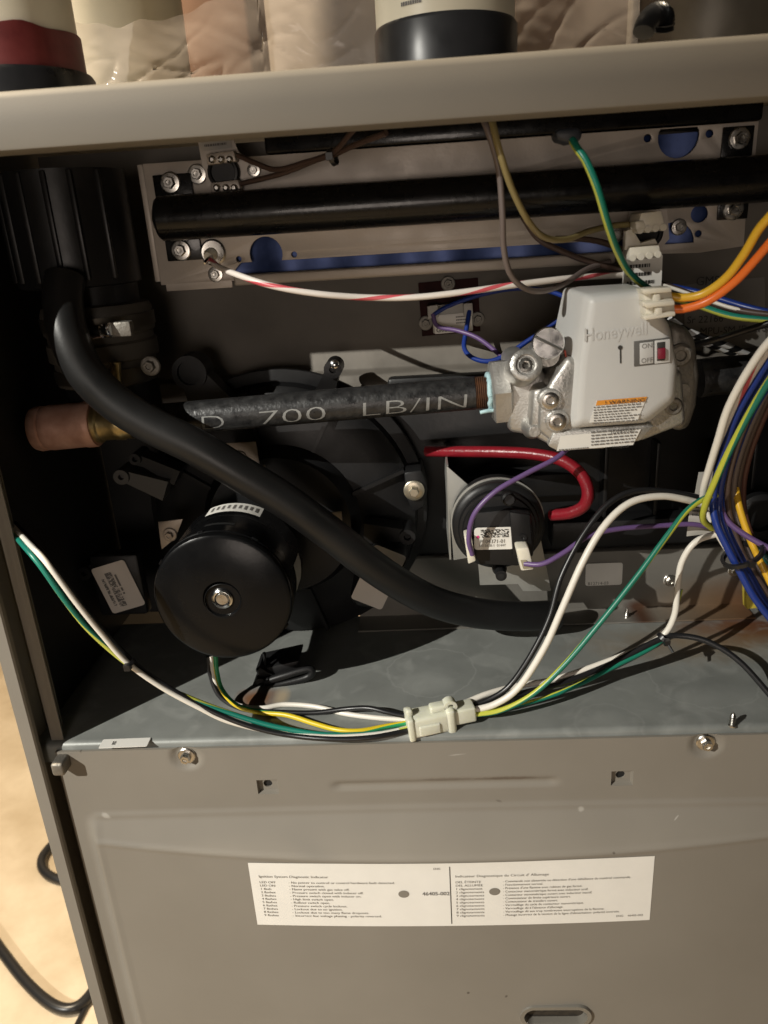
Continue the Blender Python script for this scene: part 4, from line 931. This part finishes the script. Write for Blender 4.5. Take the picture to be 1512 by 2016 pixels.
# stickers on the housing
def skew_sticker(c4, y, parent, m, r=.0022):
    fr, w, h = px_frame(c4[0], c4[1], c4[2], y); return fr, w, h, sticker('label_sticker', fr, w, h, r, m, parent)
box('label_pad', (P(183, 1150, .1).x, .1005, P(200, 1215, .1).z), (P(280, 1150, .1).x, .112, P(200, 1095, .1).z), blackplastic, ib, .003)
warm = mat('tan_label_paper', (.62, .56, .50), .55, 0, var=.03, vscale=70)
fr, w, h, st = skew_sticker(((178, 1121), (243, 1101), (224, 1208)), .0995, ib, warm)
codes('barcode', fr, -.005, -h*.40, .0052, h*.74, 7, 60, greyink, st, dens=.6); codes('barcode', fr, -.0090, -h*.36, .0022, h*.6, 3, 44, greyink, st, dens=.5); codes('barcode', fr, .0014, -h*.2, .0014, h*.5, 1, 14, greyink, st)
pad = P(745, 1135, .092)
prism('label_pad', [(700, 1195), (688, 1175), (748, 1075), (800, 1095), (800, 1110), (745, 1200)], .094, .125, blackplastic, ib, .002)
fr, w, h, st = skew_sticker(((741, 1072), (803, 1097), (688, 1176)), .0932, ib, warm)
codes('printing', fr, w*.08, h*.28, w*.22, h*.10, 5, 3, ink, st, dens=.7)
# electrical plug on the lower right of the housing bottom
tube('moulding_line', [P(520, 1285, .07), P(522, 1310, .07), P(524, 1345, .068)], .0012, blackplastic, ib, 8)

# ------------------------------------------------------------------ pressure switch
ps = thing('pressure_switch', 'round black pressure switch with white barcode label on galvanised bracket', 'pressure switch', P(985, 1150, .09))
galvb = mat('bright_galvanised', (.36, .36, .335), .42, .5, var=.10, vscale=40, rvar=.1)
plate('bracket', [[(879, 917), (930, 962), (1045, 962), (1085, 1163), (1030, 1164), (1020, 1150), (945, 1152), (940, 1095), (893, 1103)]], .0945, .0012, galvb, ps, .0002)  # diagonal top follows the shadow edge: shade put into the outline
bm = bmesh.new(); q0, q1 = P(879, 917, .0945), P(893, 1103, .0945)
add_box(bm, (q0.x, .0958, q1.z), (q0.x+.0012, .148, q0.z)); from_bm('bracket_side', bm, galvb, ps)
pc = P(984, 1046, .064); PRR = .0288
lathe('switch_body', [(PRR-.002, .030), (PRR, .028), (PRR, .016), (PRR+.0005, .015), (PRR+.0005, .009), (PRR-.001, .0075), (PRR-.003, .007), (PRR-.0038, .0045), (PRR-.0055, .0042), (PRR-.0062, .0022), (PRR-.009, .0020), (.015, .0018), (0, .0018)], pc, (0, 1, 0), blackplastic, ps, 64)
lathe('clamp_ring', [(PRR, .0158), (PRR+.0014, .016), (PRR+.0014, .0175), (PRR, .018)], pc, (0, 1, 0), galvb, ps, 64)
prism('raised_block', [(935, 1010), (1000, 1003), (1045, 1010), (1052, 1060), (1050, 1095), (1020, 1115), (945, 1112), (930, 1080)], .0585, .068, blackplastic, ps, .0012)
prism('raised_step', [(1003, 1008), (1044, 1014), (1049, 1090), (1010, 1095)], .0562, .062, blackplastic, ps, .001)
lathe('nozzle', [(.0036, 0), (.0036, .010), (.0048, .011), (.0048, .016)], P(987, 1134, .060), (0, 1, 0), blackplastic, ps, 18)
lathe('nozzle_bore', [(.0020, 0), (.0020, -.0004), (0, -.0004)], P(987, 1134, .0597), (0, 1, 0), dark_shade_liner, ps, 14)
lathe('adjuster', [(.0042, 0), (.0042, .006), (.003, .007), (.003, .009)], P(1000, 980, .062), (0, -1, .2), blackplastic, ps, 18)
lathe('pin_hole', [(.0020, 0), (.0024, .001), (.0010, .001), (0, .0002)], P(1029, 1058, .0562), (0, -1, 0), blackplastic, ps, 14)
prism('spade_socket', [(914, 1058), (928, 1054), (937, 1105), (922, 1111)], .052, .064, nylon, ps, .0008)
prism('spade_socket', [(1016, 1080), (1041, 1078), (1052, 1122), (1026, 1125)], .046, .062, nylon, ps, .0012)
prism('socket_mouth', [(1025, 1104), (1036, 1103), (1050, 1118), (1030, 1120)], .0452, .0466, mat('socket_shade', (.30, .26, .17), .6), ps, .0002)
fr, w, h, st = skew_sticker(((931, 1039), (1010, 1037), (936, 1082)), .0578, ps, paper, .0022)
codes('barcode', fr, -w*.34, h*.06, w*.70, h*.36, 60, 9, ink, st, dens=.5)
text('lettering', 'P104371-01', fr, -w*.36, -h*.20, .0036, greyink, st, sx=.92); text('lettering', 'SR13628-1  01447', fr, -w*.38, -h*.36, .0024, greyink, st, sx=.92)
lathe('inspection_dot', [(.0010, 0), (.0010, .0002), (0, .0002)], fr(-w*.41, h*.09, .0006), fr.n, mat('magenta_dot', (.65, .05, .22), .5), st, 12)

# ------------------------------------------------------------------ hoses
hs = [(128, 545, .062), (124, 590, .055), (135, 660, .047), (170, 735, .044), (230, 795, .043), (300, 838, .043), (385, 880, .044), (470, 930, .046), (560, 985, .050), (650, 1050, .055), (720, 1105, .061), (790, 1152, .070), (860, 1187, .080), (940, 1207, .092), (1020, 1213, .102), (1095, 1210, .112)]
tag(tube('drain_hose', [PS(*h, .0125) for h in hs], lambda t: .0110-.0004*t, rubber, None, 24, 8), 'thick black rubber hose sweeping diagonally in front of the gas pipe', 'hose')
rh = [(840, 888, .125), (900, 889, .112), (980, 890, .098), (1050, 894, .088), (1105, 906, .080), (1142, 932, .074), (1157, 965, .070), (1150, 995, .070), (1122, 1010, .074), (1085, 1014, .082)]
tag(tube('silicone_tube', [P(*h) for h in rh], .0038, redhose, None, 16, 8), 'glossy red silicone tube looping over the pressure switch', 'hose')

# ------------------------------------------------------------------ wires
WR = .00165
def wire(label, pts, m, r=WR, name='wire', group=None):
    return tag(tube(name, [PS(*p, r) for p in pts], r, m, None, 10, 9), label, 'wire', group)
def dy(pts, y): return [(a, b, y) for a, b in pts]
# left harness from the side to the white plug
wire('white wire hanging from the left cabinet side down to the shelf lip', [(20, 1032, .030), (55, 1068, .000), (92, 1108, -.012), (150, 1186, -.012), (200, 1248, -.008), (250, 1304, -.004), (320, 1354, .0), (390, 1392, .002), (450, 1420, .004), (540, 1441, .006), (640, 1451, .008), (740, 1446, .009), (806, 1432, .010)], wh)
wire('green and yellow wire beside the white one down the left cabinet side', [(15, 1038, .030), (45, 1072, .000), (80, 1114, -.010), (128, 1182, -.010), (175, 1240, -.005), (240, 1298, .0), (310, 1345, .002), (380, 1377, .004), (450, 1403, .006), (540, 1430, .006), (640, 1446, .008), (740, 1444, .009), (806, 1433, .010)], gyl)
wire('black wire under the white one from the cabinet side along the shelf lip', [(30, 1030, .034), (70, 1072, .006), (105, 1118, -.004), (165, 1196, -.004), (215, 1255, -.001), (270, 1310, .001), (330, 1352, .002), (400, 1392, .003), (480, 1426, .003), (560, 1446, .003), (650, 1455, .004), (730, 1452, .006), (806, 1438, .010)], bk)
def tie(label, px, py, y, r, ax_, tail=None):
    c = PS(px, py, y, .003); bm = bmesh.new(); a, u, v = frame(ax_)
    ring = [c+(u*math.cos(2*math.pi*k/20)+v*math.sin(2*math.pi*k/20))*r for k in range(21)]
    add_lathe(bm, [(r*.9, -.0012), (r*1.08, -.0012), (r*1.08, .0012), (r*.9, .0012), (r*.9, -.0012)], c, a, 20, cap=False)
    h = c+u*r*1.1; add_box(bm, h-Vector((.0018, .0018, .0018)), h+Vector((.0018, .0018, .0018)))
    if tail: add_tube(bm, spline([h, h+Vector(tail)*.5, h+Vector(tail)]), .0009, 6)
    return tag(from_bm('cable_tie', bm, bk, None), label, 'cable tie')
tie('black cable tie round the wires on the left cabinet side', 256, 1306, -.003, .0036, P(300, 1340, 0)-P(220, 1270, 0))
# motor leads
wire('green to yellow motor lead dropping from the motor to the white plug', [(424, 1292, .040), (427, 1325, .036), (437, 1358, .032), (465, 1388, .028), (510, 1402, .026), (565, 1408, .022), (620, 1425, .014), (665, 1437, .011), (710, 1439, .010), (760, 1430, .011), (806, 1423, .012)], gyl3)
wire('white motor lead behind the green one on the shelf', [(417, 1292, .040), (420, 1320, .038), (432, 1360, .040), (468, 1388, .038), (515, 1394, .036), (560, 1387, .036), (620, 1391, .034), (680, 1405, .028), (740, 1413, .020), (806, 1418, .014)], wh)
wire('black motor lead arching over the shelf into the white plug', [(411, 1292, .042), (415, 1330, .040), (434, 1372, .036), (480, 1396, .034), (550, 1402, .032), (620, 1403, .028), (680, 1396, .024), (725, 1394, .020), (765, 1403, .016), (806, 1411, .014)], bk)
# white plug connector on the shelf
pg = thing('wire_plug', 'translucent white nylon wire plug lying at the front of the shelf', 'connector', PZ(865, 1440, 0))
def plug():
    c = PS(860, 1412, .010); e = (P(930, 1398, .020)-P(800, 1425, .012)).normalized()
    f = Frame(c, e, (0, 0, 1)); L1 = .0
    def blk(name, x0, x1, z0, z1, d0, d1, bev=.0012):
        bm = bmesh.new(); vs = []
        for x_ in (x0, x1):
            for d in (d0, d1):
                for z_ in (z0, z1): vs.append(bm.verts.new(f(x_, z_, d)))
        for q in ((0,1,3,2),(4,6,7,5),(0,4,5,1),(2,3,7,6),(0,2,6,4),(1,5,7,3)): bm.faces.new([vs[i] for i in q])
        bmesh.ops.recalc_face_normals(bm, faces=bm.faces[:]); bevel(bm, bev, 3); return from_bm(name, bm, clear_nylon, pg)
    blk('plug_shell', -.0165, .0095, -.0078, .0060, -.007, .007, .0022)
    blk('shell_rim', -.0190, -.0150, -.0088, .0068, -.0078, .0078)
    blk('socket_shell', .0085, .0235, -.0050, .0052, -.0055, .0058)
    blk('shell_collar', .0050, .0105, -.0095, .0078, -.008, .008, .002)
    blk('latch', -.004, .0080, .0055, .0098, -.003, .004, .0014)
    lathe('latch_loop', [(.0020, -.003), (.0042, -.003), (.0042, .003), (.0020, .003), (.0020, -.003)], f(.0085, .0078, .001), f.n, clear_nylon, pg, 24)
    blk('shell_panel', -.0125, .0005, -.0060, .0010, .0065, .0082)
    blk('latch_ear', -.0185, -.0145, .0060, .0105, -.002, .003, .0012)
    return f
pf = plug()
# from the plug to the right
wire('black wire arching from the white plug past the pressure switch', [(922, 1392, .018), (965, 1376, .020), (1005, 1348, .022), (1048, 1285, .026), (1082, 1215, .032), (1105, 1135, .040), (1150, 1050, .048), (1200, 990, .054), (1255, 966, .058), (1330, 970, .060), (1395, 984, .062)], bk, .0018)
wire('white wire arching from the white plug up to the harness', [(924, 1400, .014), (975, 1386, .014), (1022, 1352, .015), (1072, 1275, .018), (1106, 1200, .022), (1148, 1105, .028), (1190, 1035, .034), (1240, 990, .040), (1300, 977, .046), (1355, 985, .052), (1402, 1000, .058)], wh, .0021)
wire('green and yellow wire running straight from the plug up into the harness', [(924, 1408, .012), (985, 1399, .012), (1050, 1366, .013), (1112, 1308, .016), (1180, 1228, .020), (1250, 1140, .026), (1308, 1062, .032), (1350, 1008, .038), (1385, 982, .044), (1410, 975, .050)], gyl2, .0017)
wire('white wire lying low on the shelf up to the cable tie', [(920, 1382, .020), (960, 1366, .026), (1020, 1350, .034), (1090, 1338, .040), (1180, 1308, .046), (1260, 1276, .052), (1306, 1250, .054), (1328, 1210, .055), (1334, 1155, .057), (1343, 1105, .059), (1372, 1065, .060), (1425, 1048, .062)], wh, .0020)
wire('black wire lying low on the shelf then curling off under the harness', [(922, 1388, .022), (970, 1376, .026), (1040, 1362, .032), (1120, 1340, .038), (1210, 1303, .046), (1300, 1258, .052), (1345, 1252, .052), (1400, 1266, .046), (1460, 1306, .036), (1530, 1385, .020)], bk, .0019)
wire('green and yellow wire low on the shelf tied to the white one', [(922, 1404, .016), (990, 1394, .022), (1060, 1378, .030), (1130, 1352, .036), (1210, 1312, .044), (1296, 1266, .052), (1322, 1225, .056), (1340, 1160, .060)], gyl2, .0015)
tie('black cable tie bundling the two wires low on the shelf', 1306, 1257, .051, .0044, P(1328, 1210, .055)-P(1260, 1276, .052), (.003, -.004, -.005))
# violet wires
wire('violet wire from the pressure switch up behind the gas valve', [(930, 1092, .050), (923, 1060, .047), (934, 1012, .045), (975, 968, .046), (1035, 933, .050), (1098, 900, .056), (1130, 868, .066)], pu, .0016)
wire('violet wire from the pressure switch across to the harness', [(1032, 1110, .046), (1068, 1110, .042), (1110, 1088, .044), (1160, 1055, .050), (1220, 1041, .056), (1300, 1035, .062), (1360, 1032, .064), (1398, 1038, .066)], pu, .0016)
wire('violet wire leaving the harness to the right', [(1412, 985, .056), (1432, 1025, .050), (1470, 1055, .044), (1530, 1088, .036)], pu, .0018)
wire('short violet wire from the rollout sensor under the blue loop', [(852, 618, .147), (862, 642, .145), (905, 652, .140), (945, 668, .132), (992, 705, .118)], pu, .0015)
# blue loop of the rollout sensor
wire('blue wire looping from the rollout sensor to behind the gas valve', [(924, 612, .148), (918, 650, .142), (914, 685, .134), (932, 705, .126), (965, 711, .118), (1005, 694, .110), (1055, 660, .102), (1105, 627, .094), (1160, 600, .086)], bl, .0016)
wire('dark blue wire from the rollout sensor arching behind the white wire', [(850, 622, .148), (880, 604, .145), (930, 585, .140), (990, 571, .134), (1040, 568, .126), (1090, 576, .114), (1150, 602, .098)], bl, .0015)
# igniter lead and upper wires
wire('white igniter lead with red tracer sagging under the burner plate', [(416, 512, .102), (430, 525, .090), (470, 542, .072), (540, 564, .062), (630, 579, .060), (730, 586, .064), (820, 585, .062), (920, 574, .062), (1020, 560, .066), (1110, 549, .074), (1170, 544, .084), (1245, 541, .098)], wrd, .0018)
wire('thin grey brown wire hanging in a U below the burner plate', [(945, 222, .028), (962, 262, .024), (982, 335, .026), (989, 420, .026), (992, 490, .030), (1004, 538, .034), (1032, 567, .040), (1068, 573, .050), (1112, 558, .066), (1155, 530, .084), (1200, 515, .098)], gy, .0016)
wire('old yellow wire curving from the top rail to the flag connectors', [(960, 205, .026), (971, 248, .018), (984, 300, .014), (1008, 372, .020), (1040, 435, .030), (1072, 467, .046), (1115, 471, .060), (1160, 455, .075), (1210, 444, .088), (1258, 442, .094)], ygy, .0017)
wire('brown wire from the top rail bending right behind the flag connectors', [(1030, 428, .060), (1060, 470, .070), (1105, 494, .080), (1150, 512, .088), (1200, 526, .094), (1245, 536, .098)], br, .0017)
wire('short brown wire into the lower flag connector', [(1095, 470, .080), (1140, 470, .086), (1190, 478, .092), (1246, 500, .096)], br, .0017)
wire('green and yellow wire dropping from the clip under the top rail', [(1122, 268, .024), (1136, 292, .016), (1154, 318, .012), (1176, 372, .010), (1196, 440, .016), (1216, 496, .030), (1242, 540, .052), (1290, 575, .070), (1360, 596, .078), (1440, 622, .070), (1530, 632, .060)], gyl4, .0019)
wire('upper brown wire of the limit switch running up behind the top rail', [(468, 306, .104), (505, 322, .098), (545, 334, .092), (600, 320, .080), (655, 300, .062), (690, 262, .040), (715, 235, .020)], br, .0015)
wire('lower brown wire of the limit switch joining the upper one', [(474, 362, .104), (515, 352, .098), (560, 340, .090), (620, 316, .078), (660, 303, .066), (700, 285, .05), (760, 262, .030)], br, .0015)
tie('small black cable tie on the brown limit switch wires', 655, 309, .064, .0042, (1, -.3, .3))
# valve leads
wire('thick yellow lead rising from the gas valve plug', [(1318, 583, .032), (1345, 586, .030), (1385, 578, .026), (1430, 546, .020), (1465, 500, .014), (1495, 450, .008), (1535, 405, .0)], ye, .0022)
wire('thick orange lead rising from the gas valve plug', [(1322, 608, .031), (1350, 607, .029), (1395, 592, .025), (1445, 556, .019), (1485, 514, .013), (1535, 455, .004)], orn, .0022)
wire('dark brown wire passing behind the valve plugs', [(1240, 540, .100), (1290, 556, .096), (1340, 572, .090), (1400, 596, .080), (1460, 612, .070), (1535, 622, .060)], br, .0019)
wire('blue wire running right behind the orange lead', [(1300, 560, .102), (1370, 575, .092), (1420, 590, .082), (1470, 605, .072), (1535, 620, .062)], bl, .0020)
wire('thin white wire running right behind the orange lead', [(1250, 545, .096), (1320, 566, .090), (1390, 590, .080), (1440, 606, .072), (1490, 617, .066), (1535, 622, .060)], wh, .0011)
wire('black wire entering the right end of the gas valve', [(1362, 680, .070), (1400, 671, .064), (1450, 656, .056), (1535, 630, .044)], bk, .0019)
wire('twisted black and white wire behind the gas valve', [(1318, 628, .105), (1350, 650, .108), (1395, 668, .112), (1440, 684, .118), (1475, 700, .124)], bwt, .0022)
wire('second twisted black and white wire behind the gas valve', [(1310, 640, .105), (1345, 660, .108), (1385, 676, .112), (1425, 690, .118), (1460, 705, .124)], bwt, .0018)
# big harness at the right
cen = [(1535, 662), (1503, 708), (1462, 772), (1432, 832), (1412, 890), (1400, 945), (1398, 990)]
wire('white wire on the outer side of the harness bending down left', [(1535, 650, .020), (1500, 690, .024), (1462, 748, .028), (1432, 808, .032), (1414, 866, .036), (1398, 918, .042), (1386, 960, .048), (1384, 992, .054)], wh, .0022)
wire('white wire with red tracer inside the harness', [(1535, 660, .024), (1504, 702, .028), (1466, 762, .033), (1437, 822, .037), (1420, 880, .042), (1410, 935, .048), (1405, 985, .055)], wrd, .0019)
bp0 = [(1535, 676), (1496, 738), (1456, 806), (1430, 870), (1412, 932), (1404, 985), (1410, 1030), (1432, 1078), (1458, 1128), (1485, 1176), (1530, 1235)]
for k, (dx, dz, yy) in enumerate(((0, 0, .026), (11, 4, .030), (22, 10, .034))):
    wire(('first', 'second', 'third')[k]+' blue wire in the harness, counted from its white outer wire', [(a+dx, b+dz, yy+.022*min(1, i/5)-.02*max(0, (i-5)/5)) for i, (a, b) in enumerate(bp0)], bl, .0022, group='blue harness wires')
bp1 = [(1535, 716), (1498, 772), (1468, 835), (1446, 895), (1434, 950), (1434, 1000), (1446, 1046), (1466, 1096), (1496, 1145), (1535, 1205)]
for k, (dx, m_, yy, lb) in enumerate(((0, br, .034, 'brown wire next to the blue wires in the harness'), (11, gy, .038, 'grey brown wire between brown wires in the harness'), (20, br, .042, 'brown wire on the inner side of the harness'), (30, mat('rust_brown_wire', (.10, .04, .03), .4), .046, 'reddish brown wire at the back of the harness'))):
    wire(lb, [(a+dx, b, yy+.02*min(1, i/5)-.015*max(0, (i-5)/5)) for i, (a, b) in enumerate(bp1)], m_, .0019)
wire('green and yellow wire crossing the front of the harness', [(1535, 720, .012), (1500, 772, .016), (1462, 838, .020), (1432, 896, .025), (1408, 948, .032), (1390, 990, .040), (1384, 1022, .048), (1402, 1040, .056)], gyl2, .0020)
wire('yellow wire along the lower inner edge of the harness', [(1448, 960, .058), (1456, 1000, .052), (1472, 1050, .046), (1494, 1100, .040), (1535, 1185, .030)], ye, .0021)
wire('white wire tucked behind the blue ones low in the harness', [(1392, 1008, .064), (1412, 1052, .060), (1440, 1098, .056), (1470, 1148, .050), (1530, 1230, .040)], wh, .0015)
wire('teal green wire at the lower right of the harness', [(1480, 1060, .060), (1500, 1090, .056), (1535, 1130, .050)], mat('teal_wire', (.02, .10, .09), .4), .0020)
tie('black cable tie round the thick harness above the shelf', 1462, 1092, .040, .0118, P(1496, 1145, .04)-P(1446, 1046, .04))
# big sticker hanging behind the harness
sg = plate('hanging_tag', [[(1376, 930), (1452, 925), (1448, 975), (1420, 1000), (1400, 1050), (1352, 1056), (1358, 1000), (1366, 985)]], .070, .0005, greypaper, None)
tag(sg, 'off-white paper tag hanging behind the wire harness', 'paper tag')
smallprint('lettering', Frame(P(1376, 1005, .0698), (1, 0, -.1), (0, 0, 1)), -.004, -.004, .009, .010, 4, ink, sg, lift=.0004)
# yellow tape scrap at the right on the base
yt = prism('yellow_tape', [(1468, 1150), (1492, 1128), (1512, 1175), (1520, 1196), (1470, 1200)], .120, .128, mat('yellow_tape', (.50, .40, .05), .5, 0, var=.2, vscale=80), None, .001)
tag(yt, 'scrap of yellow tape under the harness beside the rusty shelf corner', 'tape')

# ------------------------------------------------------------------ on top of the cabinet
def standpipe(name, label, px, y, r, r2, z_rub, m_up, red=None):
    c = P(px, 120, y); t = thing(name, label, 'pipe', (c.x, y, ZT))
    z0 = ZT+.0003
    lathe('rubber_coupling', [(r-.002, 0), (r, .001), (r, z_rub-z0-.002), (r-.0012, z_rub-z0), (r2-.0005, z_rub-z0)], (c.x, y, z0), (0, 0, 1), rubbercoup, t, 56)
    pp = lathe('pipe_body', [(r2, 0), (r2, .75)], (c.x, y, z_rub-.004), (0, 0, 1), m_up, t, 56)
    if red: 
        bm = bmesh.new(); n = 56; a0 = []; a1 = []; a2 = []
        for k in range(n):
            a = 2*math.pi*k/n; d = Vector((math.cos(a), math.sin(a), 0)); top = red+.004*noise.noise(Vector((math.cos(a)*2, math.sin(a)*2, 1)))
            a0.append(bm.verts.new(Vector((c.x, y, z_rub-.001))+d*(r2+.0016))); a1.append(bm.verts.new(Vector((c.x, y, z_rub+top))+d*(r2+.0016))); a2.append(bm.verts.new(Vector((c.x, y, z_rub+top+.0006))+d*r2))
        for k in range(n): l = (k+1) % n; bm.faces.new((a0[k], a0[l], a1[l], a1[k])); bm.faces.new((a1[k], a1[l], a2[l], a2[k]))
        from_bm('cement_band', bm, primer, t, 60)
    return t, c, pp
standpipe('flue_pipe', 'cream plastic pipe with red cement band rising from a black rubber coupling', 22, .085, .0420, .0365, P(60, 125, .05).z, pvc, .019)
t, c, pp = standpipe('intake_pipe', 'white plastic pipe in a black rubber coupling on the cabinet top', 878, .120, .0405, .0390, P(870, 25, .085).z, pvc)
def onp(x, z, d): a = R_(-128)+x/.039; return Vector((c.x+.0393*math.cos(a), c.y+.0393*math.sin(a), P(870, 8, .085).z+z))
smallprint('printed_lettering', onp, 0, .0, .014, .018, 4, greyink, pp, lift=.0)
x0_ = P(668, 112, .05).x; x1_ = P(1095, 80, .05).x
tag(box('gasket_plate', (x0_, .062, ZT+.0002), (x1_, .190, ZT+.0030), rubber, None, .0005), 'thin black gasket plate under the white intake pipe', 'gasket')
tag(lathe('white_pipe', [(.062, 0), (.062, .9)], (P(205, 60, .30).x, .30, ZT+.0005), (0, 0, 1), pvc, None, 56), 'wide cream pipe standing behind the plastic film', 'pipe')
tag(box('wooden_post', (P(318, 60, .42).x, .42, ZT+.0005), (P(492, 60, .42).x, .52, 1.4), post_m, None, .003), 'pinkish brown square post behind the plastic film', 'post')
tag(box('brown_board', (P(1000, 60, .48).x, .48, ZT+.0005), (P(1235, 60, .48).x, .50, 1.2), card, None, .002), 'brown board standing behind the white intake pipe', 'board')
tag(box('beige_board', (P(480, 60, .60).x, .60, ZT+.0005), (P(1010, 60, .60).x, .615, 1.4), wallm, None, .002), 'flat beige board at the back of the cabinet top', 'board')
du = thing('metal_duct', 'dull grey metal duct at the back right of the cabinet top', 'duct', (P(1380, 40, .5).x, .5, ZT))
lathe('duct_body', [(.075, 0), (.075, .8)], (P(1390, 40, .5).x, .5, ZT+.0005), (0, 0, 1), duct, du, 56)
lathe('duct_seam', [(.0752, 0), (.0768, .001), (.0768, .006), (.0752, .007)], (P(1390, 40, .5).x, .5, ZT+.062), (0, 0, 1), duct, du, 56)
tag(box('grey_board', (P(1400, 60, .66).x, .66, ZT+.0005), (P(1720, 60, .66).x, .675, 1.3), mat('grey_wall_board', (.16, .155, .145), .8, var=.1, vscale=10), None, .002), 'dark grey board behind the metal duct', 'board')
# black ribbed conduit loop
cd = [P(1266, 66, .03), P(1272, 46, .032), P(1285, 30, .034), P(1300, 27, .036), P(1308, 38, .038), P(1306, 62, .040)]
cd = [Vector((p.x, p.y, max(p.z, ZT+.002))) for p in cd]
sp = spline(cd, 10); bm = bmesh.new(); add_tube(bm, sp, lambda t: .0042+.0007*(1 if math.sin(t*150) > 0 else -1), 14); cdo = from_bm('conduit_loop', bm, bk, None, 30)
tag(cdo, 'small black ribbed conduit loop poking up behind the top rail', 'conduit')
# crumpled clear plastic film lying over the top
bm = bmesh.new(); NX, NZ = 260, 44; fx0, fx1 = P(110, 100, .17).x, P(1262, 60, .17).x; G = []
for j in range(NZ+1):
    row = []
    for i in range(NX+1):
        u = i/NX; v = j/NZ; x = fx0+(fx1-fx0)*u
        hgt = .066+.016*noise.noise(Vector((u*5, 2, 0)))+(.012 if .36 < u < .6 else 0)
        def rid(a, b, k): return (1-abs(noise.noise(Vector((a, b, k))))*2)
        dn = (1-v)**1.2; cr = dn*.0042*max(0, rid(u*8+v*2.2, v*.9-u*2, 4))**5+dn*.0036*max(0, rid(u*11-v*3, v*1.1+u*3, 9))**5+.0009*noise.noise(Vector((u*34+v*9, v*6, 2)))+.010*noise.noise(Vector((u*6, v*1.2, 5)))
        row.append(bm.verts.new((x, .172+cr+.012*v*math.sin(u*9), ZT+.0015+hgt*v+.003*noise.noise(Vector((u*24, v*4, 7)))*v)))
    G.append(row)
for j in range(NZ):
    for i in range(NX): bm.faces.new((G[j][i], G[j][i+1], G[j+1][i+1], G[j+1][i]))
fo = from_bm('plastic_film', bm, filmm, None, 40); tag(fo, 'crumpled clear plastic film standing along the cabinet top', 'plastic film')

# ------------------------------------------------------------------ on the floor, left of the cabinet
def cable(label, pts, r):
    return tag(tube('power_cable', [PZ(x, y, FLOOR+r) for x, y in pts], r, bk, None, 14, 10), label, 'cable')
cable('black cable sagging across the floor and under the cabinet side', [(-40, 1810), (0, 1868), (50, 1932), (100, 1976), (140, 1986), (172, 1965), (205, 1915), (260, 1830)], .0062)
cable('black cable loop on the floor peeking out beside the cabinet', [(190, 1630), (120, 1652), (88, 1680), (82, 1705), (98, 1724), (135, 1735), (210, 1740)], .0062)
cable('thin grey cord on the floor near the sagging cable', [(140, 2040), (160, 2000), (180, 1965), (230, 1900)], .0028)
